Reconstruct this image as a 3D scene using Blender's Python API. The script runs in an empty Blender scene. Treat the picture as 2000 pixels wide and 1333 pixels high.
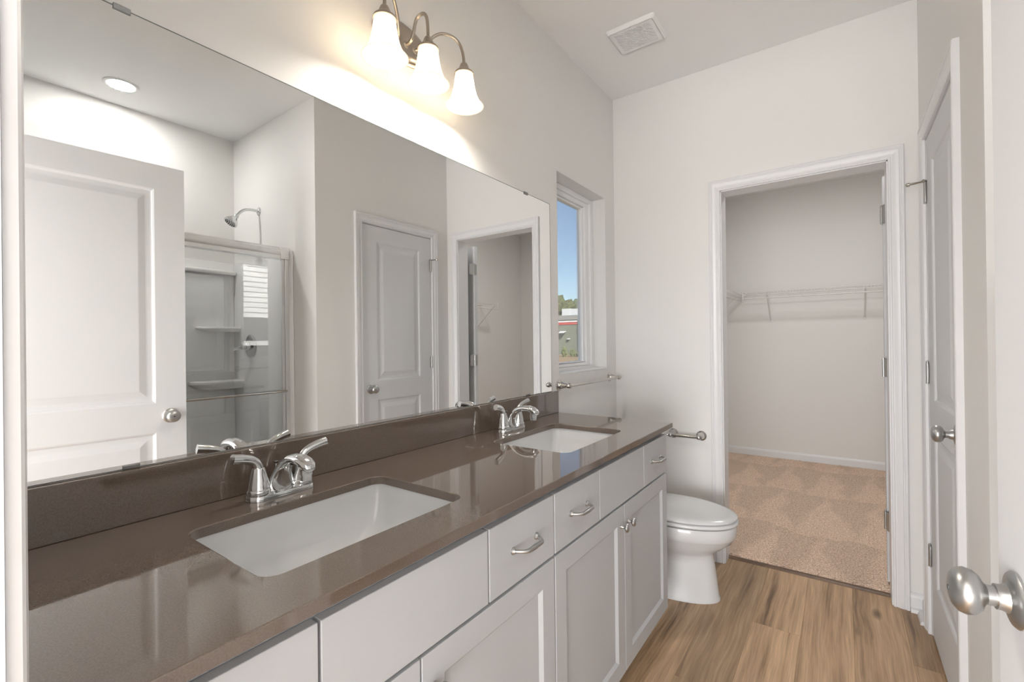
import bpy, bmesh, math, random
from mathutils import Vector, Matrix, noise
from mathutils.geometry import tessellate_polygon

random.seed(7)
SC = bpy.context.scene
COL = SC.collection
PI = math.pi
R = math.radians

# ------------------------------------------------------------------ camera
CX, CZ = 1.164, 1.2325
cam_data = bpy.data.cameras.new('camera')
cam_data.sensor_fit = 'HORIZONTAL'
cam_data.sensor_width = 36.0
cam_data.lens = 36.0 * 899.83 / 2000.0
cam_data.clip_start = 0.01
cam_data.clip_end = 500
cam = bpy.data.objects.new('camera', cam_data)
COL.objects.link(cam)
_yaw, _pit, _rol = R(35.705), R(0.134), R(-0.680)
_f = Vector((-math.sin(_yaw) * math.cos(_pit), math.cos(_yaw) * math.cos(_pit), math.sin(_pit)))
_r = Vector((math.cos(_yaw), math.sin(_yaw), 0))
_u = _r.cross(_f)
_r2 = math.cos(_rol) * _r + math.sin(_rol) * _u
_u2 = -math.sin(_rol) * _r + math.cos(_rol) * _u
cam.matrix_world = Matrix(((_r2.x, _u2.x, -_f.x, CX), (_r2.y, _u2.y, -_f.y, 0.0), (_r2.z, _u2.z, -_f.z, CZ), (0, 0, 0, 1)))
SC.camera = cam

# ------------------------------------------------------------------ view, sky, sun, large lights
SC.view_settings.view_transform = 'Standard'
SC.view_settings.look = 'None'
SC.view_settings.gamma = 1.0
SC.view_settings.use_curve_mapping = False
SC.view_settings.exposure = 0.64

world = bpy.data.worlds.new('sky')
SC.world = world
world.use_nodes = True
_wn = world.node_tree
_bg = _wn.nodes['Background']
_sky = _wn.nodes.new('ShaderNodeTexSky')
_sky.sky_type = 'NISHITA'
_sky.sun_disc = False
_sky.sun_elevation = R(40)
_sky.sun_rotation = R(140)
_sky.air_density = 1.0
_sky.dust_density = 0.3
_sky.ozone_density = 3.0
_wn.links.new(_sky.outputs[0], _bg.inputs[0])
_bg.inputs[1].default_value = 0.125


def lamp(name, kind, loc, energy, color=(1, 1, 1), direction=None, **kw):
    d = bpy.data.lights.new(name, kind)
    d.energy = energy
    d.color = color
    for k, v in kw.items():
        setattr(d, k, v)
    o = bpy.data.objects.new(name, d)
    o.location = loc
    if direction is not None:
        o.rotation_euler = Vector(direction).to_track_quat('-Z', 'Y').to_euler()
    COL.objects.link(o)
    return o


lamp('sunlight', 'SUN', (10, -10, 20), 9.0, (1.0, 0.95, 0.87), (-0.62, 0.5, -0.60), angle=R(0.6))
# added fill light behind the camera, standing in for daylight through the doorway
lamp('bedroom_fill', 'AREA', (1.10, -2.95, 0.90), 158, (0.965, 0.98, 1.0), (0, 1, 0.26),
     shape='RECTANGLE', size=2.5, size_y=1.7)
# closet ceiling lamp (above the frame)
lamp('closet_lamp', 'AREA', (1.15, 3.75, 2.70), 10.5, (1.0, 0.985, 0.965), (0, 0, -1), shape='DISK', size=0.3)

# ------------------------------------------------------------------ materials
MATS = {}


def mat(name, color, rough=0.5, metal=0.0, spec=0.5, bump=None, coat=0.0, emit=None, var=None):
    m = bpy.data.materials.new(name)
    m.use_nodes = True
    nt = m.node_tree
    b = nt.nodes['Principled BSDF']
    b.inputs['Base Color'].default_value = (*color, 1)
    b.inputs['Roughness'].default_value = rough
    b.inputs['Metallic'].default_value = metal
    b.inputs['Specular IOR Level'].default_value = spec
    if coat:
        b.inputs['Coat Weight'].default_value = coat
        b.inputs['Coat Roughness'].default_value = 0.03
    if emit:
        b.inputs['Emission Color'].default_value = (*emit[0], 1)
        b.inputs['Emission Strength'].default_value = emit[1]
    tc = nt.nodes.new('ShaderNodeTexCoord')
    if var:                                    # (scale, amount): mottled colour of the thing itself
        n = nt.nodes.new('ShaderNodeTexNoise')
        n.inputs['Scale'].default_value = var[0]
        n.inputs['Detail'].default_value = 3
        nt.links.new(tc.outputs['Object'], n.inputs['Vector'])
        r = nt.nodes.new('ShaderNodeValToRGB')
        a = var[1]
        r.color_ramp.elements[0].position = 0.3
        r.color_ramp.elements[1].position = 0.7
        r.color_ramp.elements[0].color = (*[c * (1 - a) for c in color], 1)
        r.color_ramp.elements[1].color = (*[min(1, c * (1 + a)) for c in color], 1)
        nt.links.new(n.outputs['Fac'], r.inputs['Fac'])
        nt.links.new(r.outputs['Color'], b.inputs['Base Color'])
    if bump:                                   # (scale, strength, distance)
        n = nt.nodes.new('ShaderNodeTexNoise')
        n.inputs['Scale'].default_value = bump[0]
        n.inputs['Detail'].default_value = 2
        nt.links.new(tc.outputs['Object'], n.inputs['Vector'])
        bp = nt.nodes.new('ShaderNodeBump')
        bp.inputs['Strength'].default_value = bump[1]
        bp.inputs['Distance'].default_value = bump[2]
        nt.links.new(n.outputs['Fac'], bp.inputs['Height'])
        nt.links.new(bp.outputs['Normal'], b.inputs['Normal'])
    MATS[name] = m
    return m


mat('wall_paint', (0.84, 0.83, 0.812), 0.75, spec=0.2, bump=(160, 0.12, 0.002))
mat('ceiling_paint', (0.92, 0.918, 0.912), 0.85, spec=0.15, bump=(160, 0.12, 0.002))
mat('trim_paint', (0.82, 0.82, 0.83), 0.33, spec=0.45)
mat('door_paint', (0.74, 0.747, 0.76), 0.55, spec=0.22, bump=(220, 0.04, 0.001))
mat('cabinet_paint', (0.51, 0.52, 0.535), 0.38, spec=0.4)
mat('vinyl', (0.92, 0.92, 0.92), 0.3)
mat('porcelain', (0.70, 0.705, 0.71), 0.07, spec=0.5, coat=0.25)
mat('seat_plastic', (0.74, 0.745, 0.75), 0.16)
mat('fiberglass', (0.92, 0.92, 0.918), 0.22)
mat('chrome', (0.70, 0.71, 0.715), 0.06, 1.0)
mat('satin_nickel', (0.50, 0.50, 0.495), 0.33, 1.0)
mat('brushed_nickel', (0.47, 0.42, 0.36), 0.30, 1.0)
mat('polished_nickel', (0.58, 0.57, 0.545), 0.10, 1.0)
mat('aluminium', (0.85, 0.855, 0.86), 0.34, 1.0)
mat('clip_metal', (0.22, 0.22, 0.22), 0.3, 1.0)
mat('mirror_glass', (0.92, 0.925, 0.92), 0.0, 1.0)
mat('mirror_edge', (0.25, 0.28, 0.26), 0.2)
mat('duct_shade', (0.20, 0.20, 0.20), 0.8)  # grey that stands in for the shade inside the fan duct
mat('screw_hole', (0.08, 0.08, 0.08), 0.5)
mat('black_rubber', (0.03, 0.03, 0.03), 0.6)
mat('shelf_wire', (0.80, 0.79, 0.77), 0.35)
mat('vent_plastic', (0.90, 0.905, 0.905), 0.45)
mat('can_trim', (0.82, 0.82, 0.81), 0.4)
mat('can_lens', (1, 1, 1), 0.5, emit=((1.0, 0.98, 0.95), 140.0))
mat('bulb_glow', (1, 1, 1), 0.5, emit=((1.0, 0.935, 0.85), 150.0))
mat('threshold_wood', (0.13, 0.07, 0.036), 0.4, var=(14, 0.3))
mat('stucco', (0.14, 0.155, 0.115), 0.9, bump=(2.5, 0.4, 0.05), var=(0.8, 0.14))
mat('coping_metal', (0.22, 0.22, 0.21), 0.5)
mat('red_band', (0.42, 0.06, 0.055), 0.6)
mat('white_metal', (0.50, 0.52, 0.53), 0.5)
mat('foliage', (0.065, 0.075, 0.018), 0.9, var=(1.4, 0.5))
mat('foliage_dark', (0.045, 0.065, 0.025), 0.9, var=(1.4, 0.5))
mat('shrub_leaf', (0.10, 0.12, 0.03), 0.9, var=(3, 0.4))
mat('bark', (0.10, 0.07, 0.045), 0.9)
mat('dirt', (0.22, 0.15, 0.075), 1.0, var=(0.5, 0.18))
mat('clay', (0.42, 0.17, 0.06), 1.0, var=(1.5, 0.12))
mat('siding_paint', (0.86, 0.86, 0.85), 0.6)
mat('house_brick', (0.06, 0.06, 0.062), 0.8)
mat('roof_shingle', (0.08, 0.08, 0.085), 0.9)


def nodes_of(name):
    m = bpy.data.materials.new(name)
    m.use_nodes = True
    MATS[name] = m
    nt = m.node_tree
    return m, nt, nt.nodes, nt.links, nt.nodes['Principled BSDF']


def math_node(nt, op, a, b=None, clamp=False):
    n = nt.nodes.new('ShaderNodeMath')
    n.operation = op
    n.use_clamp = clamp
    for i, v in enumerate((a, b)):
        if v is None:
            continue
        if isinstance(v, (int, float)):
            n.inputs[i].default_value = v
        else:
            nt.links.new(v, n.inputs[i])
    return n.outputs[0]


def glass_mat(name, tint, base, edge_boost, rough=0.0):
    """thin clear pane: transparent with a fresnel mirror share"""
    m, nt, N, L, b = nodes_of(name)
    N.remove(b)
    out = N['Material Output']
    tr = N.new('ShaderNodeBsdfTransparent')
    tr.inputs[0].default_value = (*tint, 1)
    gl = N.new('ShaderNodeBsdfGlossy')
    gl.inputs['Roughness'].default_value = rough
    fr = N.new('ShaderNodeFresnel')
    fr.inputs[0].default_value = 1.5
    f = math_node(nt, 'MULTIPLY', fr.outputs[0], edge_boost)
    f = math_node(nt, 'ADD', f, base, True)
    mx = N.new('ShaderNodeMixShader')
    L.new(f, mx.inputs[0])
    L.new(tr.outputs[0], mx.inputs[1])
    L.new(gl.outputs[0], mx.inputs[2])
    L.new(mx.outputs[0], out.inputs[0])
    return m


glass_mat('window_glass', (0.97, 0.98, 0.98), 0.0, 0.6)
glass_mat('shower_glass', (0.96, 0.965, 0.963), 0.05, 1.8)


def counter_mat():
    m, nt, N, L, b = nodes_of('quartz')
    tc = N.new('ShaderNodeTexCoord')
    n = N.new('ShaderNodeTexNoise')
    n.inputs['Scale'].default_value = 420
    n.inputs['Detail'].default_value = 2
    L.new(tc.outputs['Object'], n.inputs['Vector'])
    r = N.new('ShaderNodeValToRGB')
    e = r.color_ramp.elements
    e[0].position, e[0].color = 0.30, (0.122, 0.091, 0.071, 1)
    e[1].position, e[1].color = 0.72, (0.158, 0.121, 0.096, 1)
    L.new(n.outputs['Fac'], r.inputs['Fac'])
    v = N.new('ShaderNodeTexVoronoi')
    v.inputs['Scale'].default_value = 90
    L.new(tc.outputs['Object'], v.inputs['Vector'])
    s = math_node(nt, 'LESS_THAN', v.outputs['Distance'], 0.10)
    s = math_node(nt, 'MULTIPLY', s, 0.18)
    mx = N.new('ShaderNodeMix')
    mx.data_type = 'RGBA'
    L.new(s, mx.inputs['Factor'])
    L.new(r.outputs['Color'], mx.inputs['A'])
    mx.inputs['B'].default_value = (0.20, 0.16, 0.13, 1)
    L.new(mx.outputs['Result'], b.inputs['Base Color'])
    b.inputs['Roughness'].default_value = 0.045
    b.inputs['IOR'].default_value = 1.72
    b.inputs['Coat Weight'].default_value = 0.35
    b.inputs['Coat Roughness'].default_value = 0.03
    return m


counter_mat()


def wood_mat():
    m, nt, N, L, b = nodes_of('oak_planks')
    tc = N.new('ShaderNodeTexCoord')
    at = N.new('ShaderNodeAttribute')
    at.attribute_name = 'plank_rand'
    sep = N.new('ShaderNodeSeparateXYZ')
    L.new(tc.outputs['Object'], sep.inputs[0])
    rnd = at.outputs['Fac']
    off = math_node(nt, 'MULTIPLY', rnd, 37.0)
    # slow wander of the grain across the plank
    w = N.new('ShaderNodeTexNoise')
    w.inputs['Scale'].default_value = 1.0
    w.inputs['Detail'].default_value = 1
    cw = N.new('ShaderNodeCombineXYZ')
    L.new(math_node(nt, 'MULTIPLY', sep.outputs[0], 5.0), cw.inputs[0])
    L.new(math_node(nt, 'MULTIPLY', sep.outputs[1], 2.6), cw.inputs[1])
    L.new(off, cw.inputs[2])
    L.new(cw.outputs[0], w.inputs['Vector'])
    wob = math_node(nt, 'MULTIPLY', math_node(nt, 'SUBTRACT', w.outputs['Fac'], 0.5), 0.030)
    xg = math_node(nt, 'ADD', sep.outputs[0], wob)
    c1 = N.new('ShaderNodeCombineXYZ')
    L.new(math_node(nt, 'MULTIPLY', xg, 26.0), c1.inputs[0])
    L.new(math_node(nt, 'MULTIPLY', sep.outputs[1], 1.1), c1.inputs[1])
    L.new(off, c1.inputs[2])
    g1 = N.new('ShaderNodeTexNoise')
    g1.inputs['Scale'].default_value = 1.0
    g1.inputs['Detail'].default_value = 5
    g1.inputs['Roughness'].default_value = 0.62
    L.new(c1.outputs[0], g1.inputs['Vector'])
    c2 = N.new('ShaderNodeCombineXYZ')
    L.new(math_node(nt, 'MULTIPLY', xg, 170.0), c2.inputs[0])
    L.new(math_node(nt, 'MULTIPLY', sep.outputs[1], 5.0), c2.inputs[1])
    L.new(off, c2.inputs[2])
    g2 = N.new('ShaderNodeTexNoise')
    g2.inputs['Scale'].default_value = 1.0
    g2.inputs['Detail'].default_value = 5
    L.new(c2.outputs[0], g2.inputs['Vector'])
    r1 = N.new('ShaderNodeValToRGB')
    e = r1.color_ramp.elements
    e[0].position, e[0].color = 0.30, (0.175, 0.103, 0.054, 1)
    e[1].position, e[1].color = 0.64, (0.58, 0.395, 0.24, 1)
    k = e.new(0.44)
    k.color = (0.43, 0.28, 0.162, 1)
    L.new(g1.outputs['Fac'], r1.inputs['Fac'])
    # fine pores
    fm = math_node(nt, 'ADD', math_node(nt, 'MULTIPLY', g2.outputs['Fac'], 0.9), 0.60)
    # plank tone
    tone = math_node(nt, 'ADD', math_node(nt, 'MULTIPLY', rnd, 0.50), 0.72)
    # knots
    ck = N.new('ShaderNodeCombineXYZ')
    L.new(math_node(nt, 'MULTIPLY', sep.outputs[0], 5.5), ck.inputs[0])
    L.new(math_node(nt, 'MULTIPLY', sep.outputs[1], 2.0), ck.inputs[1])
    L.new(off, ck.inputs[2])
    vk = N.new('ShaderNodeTexVoronoi')
    vk.inputs['Scale'].default_value = 1.0
    vk.inputs['Randomness'].default_value = 1.0
    L.new(ck.outputs[0], vk.inputs['Vector'])
    kn = N.new('ShaderNodeMapRange')
    kn.inputs['From Min'].default_value = 0.03
    kn.inputs['From Max'].default_value = 0.12
    kn.inputs['To Min'].default_value = 0.34
    kn.inputs['To Max'].default_value = 1.0
    L.new(vk.outputs['Distance'], kn.inputs['Value'])
    f = math_node(nt, 'MULTIPLY', math_node(nt, 'MULTIPLY', fm, tone), kn.outputs[0])
    mx = N.new('ShaderNodeMix')
    mx.data_type = 'RGBA'
    mx.blend_type = 'MULTIPLY'
    mx.inputs['Factor'].default_value = 1.0
    cc = N.new('ShaderNodeCombineColor')
    for i in range(3):
        L.new(f, cc.inputs[i])
    L.new(r1.outputs['Color'], mx.inputs['A'])
    L.new(cc.outputs[0], mx.inputs['B'])
    L.new(mx.outputs['Result'], b.inputs['Base Color'])
    b.inputs['Roughness'].default_value = 0.42
    bp = N.new('ShaderNodeBump')
    bp.inputs['Strength'].default_value = 0.12
    bp.inputs['Distance'].default_value = 0.001
    L.new(g2.outputs['Fac'], bp.inputs['Height'])
    L.new(bp.outputs['Normal'], b.inputs['Normal'])


wood_mat()


def carpet_mat():
    m, nt, N, L, b = nodes_of('carpet_pile')
    tc = N.new('ShaderNodeTexCoord')
    sep = N.new('ShaderNodeSeparateXYZ')
    L.new(tc.outputs['Object'], sep.inputs[0])
    n = N.new('ShaderNodeTexNoise')
    n.inputs['Scale'].default_value = 150
    n.inputs['Detail'].default_value = 3
    L.new(tc.outputs['Object'], n.inputs['Vector'])
    r = N.new('ShaderNodeValToRGB')
    e = r.color_ramp.elements
    e[0].position, e[0].color = 0.32, (0.52, 0.355, 0.262, 1)
    e[1].position, e[1].color = 0.68, (0.98, 0.79, 0.64, 1)
    L.new(n.outputs['Fac'], r.inputs['Fac'])
    # nap brushed into wedges by the vacuum cleaner
    w = N.new('ShaderNodeTexNoise')
    w.inputs['Scale'].default_value = 2.3
    L.new(tc.outputs['Object'], w.inputs['Vector'])
    wob = math_node(nt, 'MULTIPLY', math_node(nt, 'SUBTRACT', w.outputs['Fac'], 0.5), 0.5)
    tri = math_node(nt, 'PINGPONG', math_node(nt, 'ADD', math_node(nt, 'MULTIPLY', sep.outputs[0], 1.0), math_node(nt, 'MULTIPLY', wob, 0.55)), 0.15)
    tri = math_node(nt, 'DIVIDE', tri, 0.15)
    saw = math_node(nt, 'FRACT', math_node(nt, 'DIVIDE', math_node(nt, 'ADD', sep.outputs[1], math_node(nt, 'MULTIPLY', wob, 1.1)), 0.85))
    d = math_node(nt, 'MULTIPLY', math_node(nt, 'SUBTRACT', tri, saw), 3.5)
    d = math_node(nt, 'ADD', d, 0.5, True)
    amt = math_node(nt, 'ADD', math_node(nt, 'MULTIPLY', d, 0.13), 0.90)
    mx = N.new('ShaderNodeMix')
    mx.data_type = 'RGBA'
    mx.blend_type = 'MULTIPLY'
    mx.inputs['Factor'].default_value = 1.0
    cc = N.new('ShaderNodeCombineColor')
    for i in range(3):
        L.new(amt, cc.inputs[i])
    L.new(r.outputs['Color'], mx.inputs['A'])
    L.new(cc.outputs[0], mx.inputs['B'])
    L.new(mx.outputs['Result'], b.inputs['Base Color'])
    b.inputs['Roughness'].default_value = 1.0
    b.inputs['Specular IOR Level'].default_value = 0.05
    bp = N.new('ShaderNodeBump')
    bp.inputs['Strength'].default_value = 0.7
    bp.inputs['Distance'].default_value = 0.008
    L.new(n.outputs['Fac'], bp.inputs['Height'])
    L.new(bp.outputs['Normal'], b.inputs['Normal'])


carpet_mat()


SHADE_GLOW = 0.15


def shade_mat():
    m, nt, N, L, b = nodes_of('frosted_shade')
    N.remove(b)
    out = N['Material Output']
    df = N.new('ShaderNodeBsdfDiffuse')
    df.inputs[0].default_value = (0.86, 0.82, 0.74, 1)
    tl = N.new('ShaderNodeBsdfTranslucent')
    tl.inputs[0].default_value = (0.93, 0.86, 0.74, 1)
    mx = N.new('ShaderNodeMixShader')
    mx.inputs[0].default_value = 0.78
    gl = N.new('ShaderNodeBsdfGlossy')
    gl.inputs['Roughness'].default_value = 0.25
    m2 = N.new('ShaderNodeMixShader')
    m2.inputs[0].default_value = 0.04
    L.new(df.outputs[0], mx.inputs[1])
    L.new(tl.outputs[0], mx.inputs[2])
    L.new(mx.outputs[0], m2.inputs[1])
    L.new(gl.outputs[0], m2.inputs[2])
    # the lit glass of the lamp glows evenly
    em = N.new('ShaderNodeEmission')
    em.inputs[0].default_value = (1.0, 0.955, 0.885, 1)
    em.inputs[1].default_value = SHADE_GLOW
    ad = N.new('ShaderNodeAddShader')
    L.new(m2.outputs[0], ad.inputs[0])
    L.new(em.outputs[0], ad.inputs[1])
    L.new(ad.outputs[0], out.inputs[0])


shade_mat()

# ------------------------------------------------------------------ mesh helpers


class MB:
    """collects shapes into one mesh"""

    def __init__(self):
        self.bm = bmesh.new()

    def _merge(self, tmp):
        me = bpy.data.meshes.new('tmp')
        tmp.to_mesh(me)
        tmp.free()
        self.bm.from_mesh(me)
        bpy.data.meshes.remove(me)

    def box(self, a, b, bev=0.0, seg=2, rot=None, pivot=None):
        t = bmesh.new()
        bmesh.ops.create_cube(t, size=1.0)
        lo = [min(a[i], b[i]) for i in range(3)]
        hi = [max(a[i], b[i]) for i in range(3)]
        for v in t.verts:
            v.co = Vector([lo[i] + (v.co[i] + 0.5) * (hi[i] - lo[i]) for i in range(3)])
        if bev > 0:
            bmesh.ops.bevel(t, geom=list(t.edges), offset=bev, segments=seg, profile=0.5, affect='EDGES')
        if rot is not None:
            p = Vector(pivot) if pivot else Vector(((lo[0] + hi[0]) / 2, (lo[1] + hi[1]) / 2, (lo[2] + hi[2]) / 2))
            for v in t.verts:
                v.co = p + rot @ (v.co - p)
        self._merge(t)
        return self

    def tube(self, pts, rad, seg=12, closed=False, caps=True, flat=1.0):
        """tube along points; rad number or list; flat squashes the section"""
        pts = [Vector(p) for p in pts]
        n = len(pts)
        rads = rad if isinstance(rad, (list, tuple)) else [rad] * n
        t = bmesh.new()
        rings = []
        up = None
        for i in range(n):
            if closed:
                d = (pts[(i + 1) % n] - pts[i - 1]).normalized()
            else:
                d = (pts[min(i + 1, n - 1)] - pts[max(i - 1, 0)]).normalized()
            if up is None:
                up = Vector((0, 0, 1)) if abs(d.z) < 0.9 else Vector((1, 0, 0))
            s = d.cross(up)
            if s.length < 1e-6:
                s = d.orthogonal()
            s.normalize()
            up = s.cross(d).normalized()
            rings.append([t.verts.new(pts[i] + rads[i] * (math.cos(2 * PI * k / seg) * s + flat * math.sin(2 * PI * k / seg) * up)) for k in range(seg)])
        m = n if closed else n - 1
        for i in range(m):
            A, B = rings[i], rings[(i + 1) % n]
            for k in range(seg):
                t.faces.new((A[k], A[(k + 1) % seg], B[(k + 1) % seg], B[k]))
        if caps and not closed:
            t.faces.new(list(reversed(rings[0])))
            t.faces.new(rings[-1])
        bmesh.ops.recalc_face_normals(t, faces=list(t.faces))
        self._merge(t)
        return self

    def lathe(self, prof, origin, axis=(0, 0, 1), seg=28, closed=False, caps=True, sx=1.0):
        """prof: list of (radius, height along axis)"""
        ax = Vector(axis).normalized()
        q = ax.to_track_quat('Z', 'Y').to_matrix()
        o = Vector(origin)
        t = bmesh.new()
        rings = []
        for r, h in prof:
            if r < 1e-6:
                rings.append([t.verts.new(o + q @ Vector((0, 0, h)))])
            else:
                rings.append([t.verts.new(o + q @ Vector((sx * r * math.cos(2 * PI * k / seg), r * math.sin(2 * PI * k / seg), h))) for k in range(seg)])
        for i in range(len(rings) - 1 + (1 if closed else 0)):
            A, B = rings[i], rings[(i + 1) % len(rings)]
            for k in range(seg):
                k2 = (k + 1) % seg
                if len(A) == 1 and len(B) == 1:
                    continue
                if len(A) == 1:
                    t.faces.new((A[0], B[k2], B[k]))
                elif len(B) == 1:
                    t.faces.new((A[k], A[k2], B[0]))
                else:
                    t.faces.new((A[k], A[k2], B[k2], B[k]))
        if caps and not closed:
            if len(rings[0]) > 1:
                t.faces.new(list(reversed(rings[0])))
            if len(rings[-1]) > 1:
                t.faces.new(rings[-1])
        bmesh.ops.recalc_face_normals(t, faces=list(t.faces))
        self._merge(t)
        return self

    def loft(self, loops, cap0=True, cap1=True, closed=False):
        t = bmesh.new()
        rings = [[t.verts.new(Vector(p)) for p in lp] for lp in loops]
        n = len(rings[0])
        for i in range(len(rings) - 1 + (1 if closed else 0)):
            A, B = rings[i], rings[(i + 1) % len(rings)]
            for k in range(n):
                t.faces.new((A[k], A[(k + 1) % n], B[(k + 1) % n], B[k]))
        if not closed:
            if cap0:
                t.faces.new(list(reversed(rings[0])))
            if cap1:
                t.faces.new(rings[-1])
        bmesh.ops.recalc_face_normals(t, faces=list(t.faces))
        self._merge(t)
        return self

    def slab(self, outer, holes, t0, t1, ax):
        """flat plate with holes; outer/holes in the plane of axes ax[0], ax[1]; thickness t0..t1 along ax[2]"""
        loops = [list(outer)] + [list(h) for h in holes]
        flat = [p for lp in loops for p in lp]
        tris = tessellate_polygon([[Vector((p[0], p[1], 0)) for p in lp] for lp in loops])
        t = bmesh.new()

        def mk(p, w):
            c = [0, 0, 0]
            c[ax[0]], c[ax[1]], c[ax[2]] = p[0], p[1], w
            return t.verts.new(c)
        A = [mk(p, t0) for p in flat]
        B = [mk(p, t1) for p in flat]
        for tr in tris:
            try:
                t.faces.new([A[i] for i in tr])
                t.faces.new([B[i] for i in reversed(tr)])
            except ValueError:
                pass
        s = 0
        for lp in loops:
            n = len(lp)
            for i in range(n):
                j = (i + 1) % n
                t.faces.new((A[s + i], A[s + j], B[s + j], B[s + i]))
            s += n
        bmesh.ops.recalc_face_normals(t, faces=list(t.faces))
        self._merge(t)
        return self

    def build(self, name, m, parent=None, smooth=None, world=True):
        bm = self.bm
        if parent is not None and world:
            p = parent
            off = Vector((0, 0, 0))
            while p is not None:
                off = off + p.location
                p = p.parent
            for v in bm.verts:
                v.co -= off
        if smooth is not None:
            th = R(smooth)
            for f in bm.faces:
                f.smooth = True
            for e in bm.edges:
                if len(e.link_faces) == 2:
                    e.smooth = e.calc_face_angle(0) < th
                else:
                    e.smooth = True
        me = bpy.data.meshes.new(name)
        bm.to_mesh(me)
        bm.free()
        me.materials.append(MATS[m])
        o = bpy.data.objects.new(name, me)
        COL.objects.link(o)
        if parent is not None:
            o.parent = parent
        return o


def tag(o, label=None, cat=None, group=None, kind=None):
    if label:
        o['label'] = label
    if cat:
        o['category'] = cat
    if group:
        o['group'] = group
    if kind:
        o['kind'] = kind
    return o


def thing(name, label, cat, loc=(0, 0, 0), group=None, kind=None):
    o = bpy.data.objects.new(name, None)
    o.empty_display_size = 0.05
    COL.objects.link(o)
    o.location = loc
    return tag(o, label, cat, group, kind)


KIDS = {}


def copy_tree(o, parent=None):
    c = o.copy()
    COL.objects.link(c)
    if parent is not None:
        c.parent = parent
    for ch in [x for x in list(bpy.data.objects) if x.parent == o]:
        copy_tree(ch, c)
    return c


def rrect(x0, x1, y0, y1, r, n=6):
    out = []
    for cx, cy, a0 in ((x1 - r, y1 - r, 0), (x0 + r, y1 - r, 90), (x0 + r, y0 + r, 180), (x1 - r, y0 + r, 270)):
        for k in range(n + 1):
            a = R(a0 + 90 * k / n)
            out.append((cx + r * math.cos(a), cy + r * math.sin(a)))
    return out


def rect(x0, x1, y0, y1):
    return [(x0, y0), (x1, y0), (x1, y1), (x0, y1)]


def bez(p0, p1, p2, p3, n=12):
    p0, p1, p2, p3 = map(Vector, (p0, p1, p2, p3))
    return [((1 - t) ** 3) * p0 + 3 * ((1 - t) ** 2) * t * p1 + 3 * (1 - t) * t * t * p2 + t ** 3 * p3 for t in [i / n for i in range(n + 1)]]


def struct(o, label, cat):
    return tag(o, label, cat, kind='structure')


# ------------------------------------------------------------------ room shell
H = 2.75          # ceiling height
YF = 2.74         # far wall
YN = 0.0593        # near wall
XL = 1.449        # linen wall
YC = 1.585        # outside corner where the shower recess starts
XB = 2.518        # shower back wall
YB = 5.42         # closet back wall
XR = 2.57         # closet right wall
Y2, YZ = 2.855, 2.845

WY0, WY1, WZ0, WZ1 = 2.022, 2.600, 1.066, 2.095     # window opening

m = MB()
m.slab(rect(YN, YF, 0, H), [rect(WY0, WY1, WZ0, WZ1)], -0.15, 0.0, (1, 2, 0))
struct(m.build('wall_left', 'wall_paint'), 'greige painted wall behind the long mirror, pierced by the window', 'wall')

m = MB()
m.slab([(-0.15, 0), (0.6135, 0), (0.6135, 2.0595), (1.347, 2.0595), (1.347, 0), (2.63, 0), (2.63, H), (-0.15, H)], [], YF, Y2, (0, 2, 1))
struct(m.build('wall_far', 'wall_paint'), 'greige end wall with the open closet doorway', 'wall')

m = MB()
m.slab([(YC, 0), (1.908, 0), (1.908, 2.0595), (2.564, 2.0595), (2.564, 0), (YF, 0), (YF, H), (YC, H)], [], XL, XL + 0.111, (1, 2, 0))
struct(m.build('wall_right', 'wall_paint'), 'greige wall holding the narrow closed panel door', 'wall')

m = MB()
m.box((XL + 0.111, YC, 0), (XB, YC + 0.11, H))
struct(m.build('wall_shower', 'wall_paint'), 'greige return wall carrying the shower head', 'wall')

m = MB()
m.box((XB, YN, 0), (XB + 0.11, YF, H))
struct(m.build('wall_back', 'wall_paint'), 'greige wall behind the shower, seen in the mirror', 'wall')

m = MB()
m.slab([(-0.15, 0), (0.6315, 0), (0.6315, 2.067), (1.4295, 2.067), (1.4295, 0), (2.63, 0), (2.63, H), (-0.15, H)], [], -0.06, YN, (0, 2, 1))
struct(m.build('wall_near', 'wall_paint'), 'greige wall at the camera with the entry doorway', 'wall')

m = MB()
m.box((-0.15, -0.06, H), (2.63, Y2, H + 0.1))
struct(m.build('ceiling', 'ceiling_paint'), 'flat off-white bathroom ceiling', 'ceiling')

# closet shell
m = MB()
m.box((-0.11, Y2, 0), (0, YB, H))
struct(m.build('wall_closet_left', 'wall_paint'), 'left wall inside the walk-in closet', 'wall')
m = MB()
m.box((-0.11, YB, 0), (XR + 0.11, YB + 0.11, H))
struct(m.build('wall_closet_back', 'wall_paint'), 'back wall of the walk-in closet under the wire shelf', 'wall')
m = MB()
m.box((XR, Y2, 0), (XR + 0.11, YB, H))
struct(m.build('wall_closet_right', 'wall_paint'), 'right wall of the closet, seen only in the mirror', 'wall')
m = MB()
m.box((-0.11, Y2, H), (XR + 0.11, YB + 0.11, H + 0.1))
struct(m.build('ceiling_closet', 'ceiling_paint'), 'off-white closet ceiling', 'ceiling')

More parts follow.
